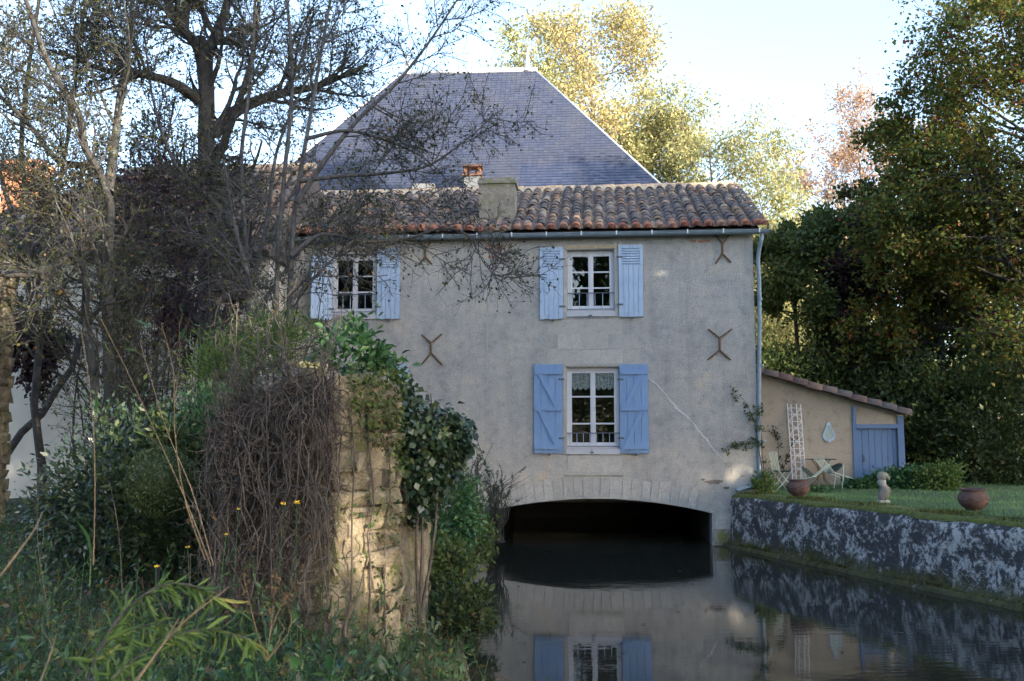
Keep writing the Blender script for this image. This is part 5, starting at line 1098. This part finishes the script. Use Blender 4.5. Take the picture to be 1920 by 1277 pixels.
q = at(672, 665, 10.8); shrub((q[0], 10.8, 3.22), (0.38, 0.35, 0.40), 1500, (0.07, 0.14), L_GREEN, 84, 'glossy broad-leaved bush sprouting behind the pier top', 'broadleaf_bush', 'shrub', 24, 0.3, 0.42, 0.3, 0.2, big=True, base=(q[0], 11.3, 0.55))
# ivy drape
r = np.random.default_rng(85); N = 5200; u = r.uniform(0, 1, N); v = r.uniform(0, 1, N) ** 0.7
cx = -1.55 + 1.0 * u; top = 3.12 - 0.50 * u ** 1.6; low = top - (0.35 + 1.15 * np.sin(np.pi * np.clip(u * 0.9 + 0.12, 0, 1))) * (0.45 + 0.55 * (u > 0.45))
P = np.stack([cx + r.normal(size=N) * 0.06, 10.75 + 0.75 * u - 0.30 * np.sin(np.pi * v) + r.normal(size=N) * 0.14, top + (low - top) * v + r.normal(size=N) * 0.05], 1)
t = plant('ivy', (-0.95, 11.3, 0.4), 'dark glossy ivy draped over the broken wall beside the river', 'ivy'); part('foliage', leaves(r, P, np.tile((0.3, -0.7, -0.4), (N, 1)), (0.05, 0.11), 0.85, 0.25, 0.4, 0.0, 0.6), L_IVY, t)
lines = [([(-1.0, 11.0, 0.4), (-1.0 + r.normal() * 0.1, 10.9, 1.6), (cx_, 11.0 + 0.3 * r.normal() * 0.3, z_)], 0.022, 0.006) for cx_, z_ in ((-1.4, 3.0), (-1.1, 3.0), (-0.9, 2.9), (-0.7, 2.7))] + [([(-0.62, 11.4, 2.7), (-0.45, 11.4, 2.5), (-0.33, 11.4, 2.2), (-0.25, 11.4, 1.95)], 0.006, 0.003)]
P0, R0 = stems(lines, 8); part('stems', tubes(P0, R0, 5), B_DRY, t, True)
lp, ld = along(r, P0[-1:], 26, (0, 1), 0.015); part('runner_leaves', leaves(r, lp, ld, (0.03, 0.06), 0.8), L_IVY, t)
# small ivy on the sunlit face
r = np.random.default_rng(87); N = 850; u = r.uniform(0.0, 1, N) ** 0.6; z = np.where(r.uniform(size=N) < 0.85, 3.12 - 0.75 * r.uniform(0, 1, N) ** 1.3 * (0.5 + u), r.uniform(0.5, 2.3, N)); b_ = A[None] + (C - A)[None] * u[:, None]; nn_ = np.array((C[1] - A[1], -(C[0] - A[0]))); nn_ /= np.linalg.norm(nn_)
P = np.stack([b_[:, 0] + nn_[0] * 0.07, b_[:, 1] + nn_[1] * 0.07, z], 1) + r.normal(size=(N, 3)) * 0.03
t = plant('ivy', (A[0] + 0.35, A[1] + 0.4, 0.4), 'leafy green creeper spilling over the sunlit face of the pier', 'ivy'); part('foliage', leaves(r, P, np.tile(np.r_[nn_, -0.5], (N, 1)), (0.03, 0.075), 0.7, 0.2, 0.3), L_SHADE, t)
lines = [([(A + (C - A) * uu).tolist() + [0.3], (A + (C - A) * (uu + 0.05)).tolist() + [1.4], (A + (C - A) * (uu + 0.15)).tolist() + [2.9]], 0.016, 0.006) for uu in (0.1, 0.45, 0.7)]
lines = [([np.array(q_) + np.r_[nn_ * 0.085, 0] for q_ in l_], a_, b__) for l_, a_, b__ in lines]; P0, R0 = stems(lines, 10); P0 = P0 + np.cumsum(r.normal(size=P0.shape) * (0.03, 0.008, 0.0), axis=1); P1, R1 = grow(r, P0, R0, 16, (0.1, 1), fixlen=(0.2, 0.7), wob=0.4, trop=(0, 0, -0.12), rmin=0.003); part('stems', cat_mesh([tubes(P0, R0, 6), tubes(P1, R1, 3)]), B_DRY, t, True)
# dead vine curtain on the shaded face
r = np.random.default_rng(86); ns = 480; u = r.uniform(-0.02, 0.97, ns); nrmv = np.array((-0.45, -0.89)); abd = (B - A) / np.linalg.norm(B - A)
b_ = A[None] + (B - A)[None] * u[:, None]; z0 = np.where(r.uniform(size=ns) < 0.55, 2.82 - 0.18 * u - 0.35 * u ** 4, r.uniform(1.0, 2.6, ns)) + r.normal(size=ns) * 0.10; omax = r.uniform(0.14, 0.5, ns); amin = r.uniform(-0.28, 0.1, ns); amax = r.uniform(1.0, 1.38, ns)
P = np.empty((ns, 12, 3)); o0 = r.uniform(0.02, 0.16, ns); P[:, 0] = np.stack([b_[:, 0] + nrmv[0] * o0, b_[:, 1] + nrmv[1] * o0, z0], 1)
d = nrm(np.stack([np.full(ns, nrmv[0]), np.full(ns, nrmv[1]), np.full(ns, 0.3)], 1) + r.normal(size=(ns, 3)) * 0.6); L = r.uniform(0.6, 2.2, ns)
for j in range(1, 12):
    d = nrm(d + np.array((0, 0, -0.22)) + r.normal(size=(ns, 3)) * 0.38); P[:, j] = P[:, j - 1] + d * (L / 11)[:, None]
    off = (P[:, j, :2] - A[None]) @ nrmv; fix = np.clip(off, 0.05, omax) - off; P[:, j, :2] += nrmv[None] * fix[:, None]
    al = (P[:, j, :2] - A[None]) @ abd; fx = np.clip(al, amin, amax) - al; P[:, j, :2] += abd[None] * fx[:, None]
P[:, :, 2] = np.maximum(P[:, :, 2], 0.25)
R0 = np.repeat(r.uniform(0.003, 0.009, (ns, 1)), 12, 1) * np.linspace(1, 0.6, 12)[None]
P1, R1 = grow(r, P, R0, 8, (0.05, 1), fixlen=(0.12, 0.45), ang=(30, 110), npts=5, wob=0.55, trop=(0, 0, -0.10), rr=0.8, rmin=0.003)
t = plant('dead_vine', (-2.3, 9.85, 0.35), 'curtain of dead brown vine stems hanging over the pier', 'climber'); tag(part('stems', cat_mesh([tubes(P, R0, 4), tubes(P1, R1, 3)]), B_DRY, t, True), kind='stuff')
lp, ld = along(r, P1, 1, (0.2, 1), 0.02); sel = r.uniform(size=len(lp)) < 0.5 * np.clip((2.2 - lp[:, 2]) / 1.2, 0.05, 1); part('withered_leaves', leaves(r, lp[sel], ld[sel], (0.025, 0.055), 0.6, 0.5, 0.5), L_DRY, t)
# clipped box ball
q = at(302, 905, 11.3); r = np.random.default_rng(90); t = plant('box_ball', (q[0], 11.3, gz_(q[0], 11.3)), 'clipped round box topiary beside the pier', 'topiary'); c = np.array((q[0], 11.3, q[2])); n = 7000; u = nrm(r.normal(size=(n, 3))); R_ = 0.37 * (1 + 0.03 * np.sin(u[:, :1] * 9) + r.normal(size=(n, 1)) * 0.025)
part('foliage', leaves(r, c + u * R_, u, (0.022, 0.042), 0.65, 0.3), L_BOX, t); u2 = MB().lathe([(0.001, -0.33), (0.19, -0.27), (0.30, -0.12), (0.33, 0), (0.30, 0.13), (0.2, 0.27), (0.001, 0.33)], 16); mesh_obj('inner_mass', np.array(u2.V) + (c - np.array(t.location)), u2.F, L_BOX, t, True)
MB().tube([(0, 0, -0.05), (0, 0, 0.4)], 0.03, 7).build('trunk', B_DARK, t)
# feathery shrubs on the bank beside the arch
for k_, (px, py, Y, rx, rz_, lab) in enumerate(((885, 900, 20.5, 0.45, 1.15, 'feathery rosemary-like bush on the bank beside the arch'), (945, 945, 21.8, 0.42, 0.85, 'lower feathery bush overhanging the arch mouth'))):
    q = at(px, py, Y); r = np.random.default_rng(95 + k_); b = np.array((q[0] - 0.15, Y, 0.25)); lines = [([b + r.normal(size=3) * (0.1, 0.1, 0), b + (r.normal() * rx * 0.5, r.normal() * 0.25, rz_ * 0.8), b + (r.normal() * rx * 0.8, r.normal() * 0.3, rz_ * r.uniform(1.1, 1.9))], 0.014, 0.004) for i in range(34)]
    P0, R0 = stems(lines, 8); P1, R1 = grow(r, P0, R0, 7, (0.2, 1), fixlen=(0.2, 0.45), ang=(10, 35), npts=5, wob=0.1, trop=(0, 0, 0.1), rmin=0.003); t = plant('feathery_bush', b, lab, 'shrub'); part('stems', cat_mesh([tubes(P0, R0, 4), tubes(P1, R1, 3)]), B_DARK, t)
    lp, ld = along(r, np.concatenate([P1]), 26, (0.05, 1), 0.01); part('foliage', leaves(r, lp, ld, (0.03, 0.06), 0.18, 0.2, 0, 0, 0.55), L_ROSE, t)
for k_, (px, py, Y, rx, rz_, n, lm, lab) in enumerate(((835, 960, 16.5, 0.55, 0.6, 3000, L_GREEN, 'green leafy clump on the bank behind the ivy'), (880, 1000, 18.5, 0.45, 0.5, 2400, L_SHADE, 'shaded leafy clump at the water edge by the arch'), (850, 1080, 13.5, 0.45, 0.42, 2400, L_SHADE, 'overhanging clump on the bank beyond the broken wall'), (870, 1150, 12.0, 0.35, 0.3, 1600, L_DARK, 'dark overhanging clump dipping to the water beside the broken wall'))):
    q = at(px, py, Y); shrub((min(q[0], float(xl(Y)) + 0.15), Y, max(q[2], 0.3)), (rx, 0.6, rz_), n, (0.05, 0.12), lm, 180 + k_, lab, 'bank_clump', 'plant', 30, 0.25, 0.5, 0.2, group='plants on the river bank', nst=8, base=(min(q[0], float(xl(Y)) - 0.1), Y, 0.2))

# --- ground cover
r = np.random.default_rng(301)
def bank_pts(n, y0=2.6, y1=21, xmargin=0.0):
    Y = np.exp(r.uniform(math.log(y0), math.log(y1), n)); lo = -0.62 * Y - 0.8; hi = xl(Y) - 0.02 + xmargin; X = lo + (hi - lo) * r.uniform(0, 1, n)
    return np.stack([X, Y, bank_z(X, Y) - 0.01], 1)
P = bank_pts(30000); clumpf = 0.5 + 0.5 * np.sin(P[:, 0] * 2.3 + 1.7 * np.sin(P[:, 1] * 1.1)) * np.sin(P[:, 1] * 1.9)
H = r.uniform(0.08, 0.30, len(P)) * (0.45 + 0.9 * clumpf) * np.where(r.uniform(size=len(P)) < 0.08, 2.0, 1); V, F = blades(r, P, H, r.uniform(0.004, 0.011, len(P)), 0.7, 2)
tag(mesh_obj('long_grass', V, F, L_GRASS), 'long uncut grass over the near bank', 'grass', kind='stuff')
P = bank_pts(19000); P[:, 2] += r.uniform(0.02, 0.30, len(P)) * (0.3 + clumpf[:len(P)]); V, F = leaves(r, P, np.tile((0, -0.2, 0.5), (len(P), 1)), (0.03, 0.10), 0.55, 0.3, 0, 0.5, 0.9)
tag(mesh_obj('ground_weeds', V, F, L_WEED), 'leafy weeds covering the near bank', 'weeds', kind='stuff')
Pw = bank_pts(820, 3.6, 18); hw = r.uniform(0.25, 0.95, len(Pw)); dw = nrm(np.stack([r.normal(size=len(Pw)) * 0.35, r.normal(size=len(Pw)) * 0.3, np.ones(len(Pw))], 1)); lines = [([b_, b_ + d_ * h_ * 0.5 + r.normal(size=3) * 0.02, b_ + d_ * h_ + r.normal(size=3) * 0.06], 0.0035, 0.0012) for b_, d_, h_ in zip(Pw, dw, hw)]
P0, R0 = stems(lines, 6); gi = r.uniform(size=len(P0)) < 0.78; lp, ld = along(r, P0[gi], 22, (0.15, 1), 0.006)
tag(mesh_obj('weed_stems', *tubes(P0[gi], R0[gi], 4), L_GREEN), 'green stems of tall weeds on the near bank', 'weeds', kind='stuff'); tag(mesh_obj('weed_leaves', *leaves(r, lp, ld, (0.03, 0.085), 0.28, 0.3, 0.3, 0, 0.8), L_WEED), 'narrow leaves of tall weeds on the near bank', 'weeds', kind='stuff')
P1, R1 = grow(r, P0[~gi], R0[~gi], 5, (0.4, 1), fixlen=(0.05, 0.22), ang=(20, 55), npts=4, wob=0.15, trop=(0, 0, 0.1), rmin=0.0012); lp, ld = along(r, P1, 4, (0.5, 1), 0.006)
tag(mesh_obj('dry_weeds', *cat_mesh([tubes(P0[~gi], R0[~gi], 4), tubes(P1, R1, 3), leaves(r, lp, ld, (0.008, 0.028), 0.6, 0.4)]), L_DRY), 'brown withered weed stems among the grass', 'weeds', kind='stuff')
n = 26000; Y = r.uniform(11, 29, n); X = xr(Y) + 0.55 + r.uniform(0, 1, n) ** 1.2 * 11; P = np.stack([X, Y, lawn_z(X, Y) - 0.005], 1); V, F = blades(r, P, r.uniform(0.03, 0.085, n), r.uniform(0.008, 0.016, n), 0.5, 2)
tag(mesh_obj('lawn', V, F, L_LAWN), 'short green lawn above the canal wall', 'lawn', kind='stuff')
# tall canes and stalks
def stalk(lines, seed, label, bm=B_CANE, k=3, leafm=None, nl=3, leaf=(0.08, 0.16), name='tall_stalk', asp=0.15, fl=(0.1, 0.3)):
    r = np.random.default_rng(seed); P0, R0 = stems(lines, 10); R0 = R0 * 0.62; P1, R1 = grow(r, P0, R0, k, (0.4, 1), fixlen=fl, ang=(20, 50), npts=4, wob=0.1, trop=(0, 0, 0.05), rmin=0.0018, rr=0.5)
    t = plant(name, lines[0][0][0], label, 'plant', 'dry stalks on the near bank'); part('stem', tubes(P0, R0, 6), bm, t, True); [part('side_shoot', tubes(P1[i_:i_ + 1], R1[i_:i_ + 1], 4), bm, t, True) for i_ in range(len(P1))]
    if leafm: lp, ld = along(r, P1, nl, (0.3, 1), 0.005); part('leaves', leaves(r, lp, ld, leaf, asp, 0.2, 0.4, 0, 0.4, True), leafm, t)
    return t
stalk([(wline([(395, 1060), (345, 930), (300, 830), (250, 720), (185, 590)], 6.4, 0.3), 0.008, 0.004)], 401, 'longest yellow cane bending left across the creeper wall', leafm=L_BRIGHT, nl=1)
stalk([(wline([(400, 1060), (360, 920), (310, 800), (280, 700), (262, 640)], 6.5, 0.2), 0.007, 0.003)], 402, 'reddish cane standing behind the longest yellow cane', B_TAN, leafm=L_BRIGHT, nl=1)
stalk([(wline([(385, 1050), (350, 950), (327, 800), (326, 700), (302, 605)], 6.3, 0.2), 0.008, 0.004), (wline([(327, 750), (336, 690), (336, 600)], 6.4), 0.004, 0.002)], 403, 'upright pale forked cane in front of the box ball', leafm=L_GREEN, nl=1)
stalk([(wline([(175, 1060), (178, 900), (172, 760), (152, 620)], 7.6, 0.1), 0.010, 0.005)], 404, 'yellowish pole-like stalk near the lichen tree foot', leafm=L_GREEN, nl=1)
stalk([(wline([(510, 1130), (506, 960), (500, 800), (497, 620)], 7.0, 0.1), 0.010, 0.004)], 405, 'dark straight stalk standing before the dead vine curtain', B_DARK, 5, None)
for k_, (a_, b_, c_, lab) in enumerate((((470, 1120), (500, 960), (440, 790), 'thin dry stem slanting left before the vine curtain'), ((610, 1100), (590, 960), (560, 860), 'thin dry stem before the dark part of the pier'), ((560, 1120), (600, 1000), (640, 900), 'thin dry stem curving right toward the sunlit stones'), ((650, 1190), (690, 1030), (700, 900), 'long dark bramble arching before the sunlit stones'), ((460, 1110), (400, 1000), (330, 900), 'dry stem leaning far left over the box ball'), ((90, 1150), (70, 1000), (75, 880), 'dry stem standing near the stone gate pier'), ((230, 1120), (220, 980), (205, 900), 'dry stem among the yellow-lit grass'))):
    stalk([(wline([a_, b_, c_], 7.2 + 0.12 * k_), 0.006, 0.003)], 410 + k_, lab, B_DRY if k_ != 3 else B_DARK, 4)
for k_, (pts, lab) in enumerate((([(235, 1300), (300, 1215), (335, 1160)], 'short orange dry stem crossing the frond'), ([(240, 1300), (330, 1180), (430, 1100)], 'long orange dry stem rising toward the seed heads'), ([(70, 1290), (90, 1240), (105, 1190)], 'stubby tan stem in the grass before the frond'), ([(0, 1080), (60, 1000), (80, 960)], 'tan stem leaning out of the grass below the gate pier'))):
    stalk([(wline(pts, 3.3, 0.3), 0.006, 0.003)], 430 + k_, lab, B_CANE, 1)
# arching frond
r = np.random.default_rng(440); L1 = wline([(150, 1330), (190, 1210), (240, 1140), (310, 1095), (370, 1100), (430, 1140)], 3.6, 0.3); L2 = wline([(150, 1330), (260, 1230), (330, 1190), (400, 1180), (470, 1200)], 3.5, 0.2); L3 = wline([(120, 1330), (150, 1250), (230, 1190), (300, 1170), (360, 1200)], 3.9, 0.2); P0, R0 = stems([(L1, 0.007, 0.003), (L2, 0.005, 0.002), (L3, 0.005, 0.002)], 14)
t = plant('arching_frond', L1[0], 'arching plant with long narrow bright leaves on the near bank', 'plant'); part('stem', tubes(P0, R0, 6), B_LICHEN, t, True); lp, ld = along(r, P0, 100, (0.15, 1), 0.003); part('leaves', leaves(r, lp, ld, (0.05, 0.13), 0.13, 0.3, 0.6, 0, 0.75, True), L_BRIGHT, t)
# dock leaves
def dock(base, dirs, seed, label, size=(0.14, 0.22), asp=0.55, lm=L_GREEN, name='dock_plant'):
    r = np.random.default_rng(seed); t = plant(name, base, label, 'plant', 'broad-leaved weeds on the near bank'); b = np.array(base, float); D_ = np.array(dirs, float); n = len(D_); tips = b + D_
    P0, R0 = stems([([b, b + d_ * (0.5, 0.5, 0.6), b + d_], 0.004, 0.0025) for d_ in D_], 6); part('stalks', tubes(P0, R0, 5), L_GREEN, t, True)
    part('leaves', leaves(r, P0[:, -1], nrm(P0[:, -1] - P0[:, -2]), size, asp, 0.25, 0.0, 0.6, 0.12, True), lm, t); return t
q = at(168, 1100, 4.8); dock(q, [(0.0, 0, 0.13)], 450, 'single upright paddle leaf on a dark stalk', (0.19, 0.20), 0.28, L_GREEN)
for k_, (px, py, Y, n, lab) in enumerate(((630, 1230, 7.6, 9, 'broad round leaves at the foot of the sunlit stones'), (560, 1260, 6.6, 8, 'large grey-green leaves at the lower edge of the bank'), (480, 1120, 7.4, 8, 'broad leaves under the dead vine'), (130, 1180, 4.4, 8, 'bluish broad leaves beside the arching frond'), (240, 1070, 6.2, 9, 'broad weed leaves behind the arching frond'), (720, 1245, 7.9, 9, 'low round leaves by the water edge'), (330, 1040, 7.0, 8, 'broad weed leaves before the box ball'))):
    q = at(px, py, Y); q[2] = gz_(q[0], Y); r = np.random.default_rng(460 + k_); dock(q, [(r.normal() * 0.14, r.normal() * 0.12, r.uniform(0.08, 0.28)) for i in range(n)], 470 + k_, lab, (0.09, 0.17), 0.65, (L_GREEN, L_IVY)[k_ % 2])
# seed heads
r = np.random.default_rng(480); q = at(500, 1240, 4.6); lines = [([q, q + (r.normal() * 0.05, 0, 0.15), q + (r.normal() * 0.10 - 0.02, r.normal() * 0.05, r.uniform(0.22, 0.40))], 0.003, 0.0015) for i in range(6)]; P0, R0 = stems(lines, 7); t = plant('seed_head', q, 'brown withered seed heads on thin stems low on the bank', 'plant'); part('stem', tubes(P0, R0, 5), B_CANE, t)
lp, ld = along(r, P0, 16, (0.6, 1), 0.014); part('seed_pods', leaves(r, lp, ld, (0.012, 0.028), 0.8, 0.5), L_DRY, t, kind='stuff')
# yellow flowers
for k_, (px, py, Y, lab) in enumerate(((531, 946, 8.6, 'yellow flower before the vine curtain, the fuller of the pair'), (557, 943, 8.6, 'yellow flower next to the fuller one, nearer the sunlit stones'), (447, 955, 8.6, 'small yellow flower before the left edge of the vine'), (352, 1026, 7.4, 'yellow flower low in the weeds below the box ball'), (293, 1063, 6.6, 'orange-yellow flower in the weeds beside the paddle leaf'), (424, 1003, 8.0, 'half-open yellow flower at the foot of the vine curtain'))):
    c = at(px, py, Y); g_ = gz_(c[0], Y); t = plant('yellow_flower', (c[0], Y, g_), lab, 'flower', 'yellow flowers on the bank'); r = np.random.default_rng(490 + k_); h = c[2] - g_
    MB().tube([(0, 0, -0.02), (r.normal() * 0.03, 0, h * 0.5), (0, 0, h)], 0.003, 5).build('stem', L_GREEN, t); n = 26; a = r.uniform(0, 6.28, n); s_ = 1.0 if k_ < 2 else 0.6
    V, F = leaves(r, np.tile((0, 0, h), (n, 1)), np.stack([np.cos(a), np.sin(a), r.uniform(0.1, 0.8, n)], 1), (0.022 * s_, 0.036 * s_), 0.4, 0.2, 0, 0, 0.2); mesh_obj('petals', V, F, M_FLOWER, t)
# fallen leaves afloat
r = np.random.default_rng(500)
for k_ in range(26):
    Y = r.uniform(11, 23); X = r.uniform(float(xl(Y)) + 0.5, float(xr(Y)) - 0.5); V, F = leaves(r, np.zeros((1, 3)), np.array([[r.normal(), r.normal(), 0.0]]), (0.05, 0.10), 0.55, 0.15, 0, 1.0, 0.02); V[:, 2] = np.abs(V[:, 2]) + 0.004
    o = mesh_obj('floating_leaf', V, F, L_DRY); o.location = (X, Y, 0.002); tag(o, 'small withered leaf afloat on the dark river', 'leaf', 'fallen leaves on the water')
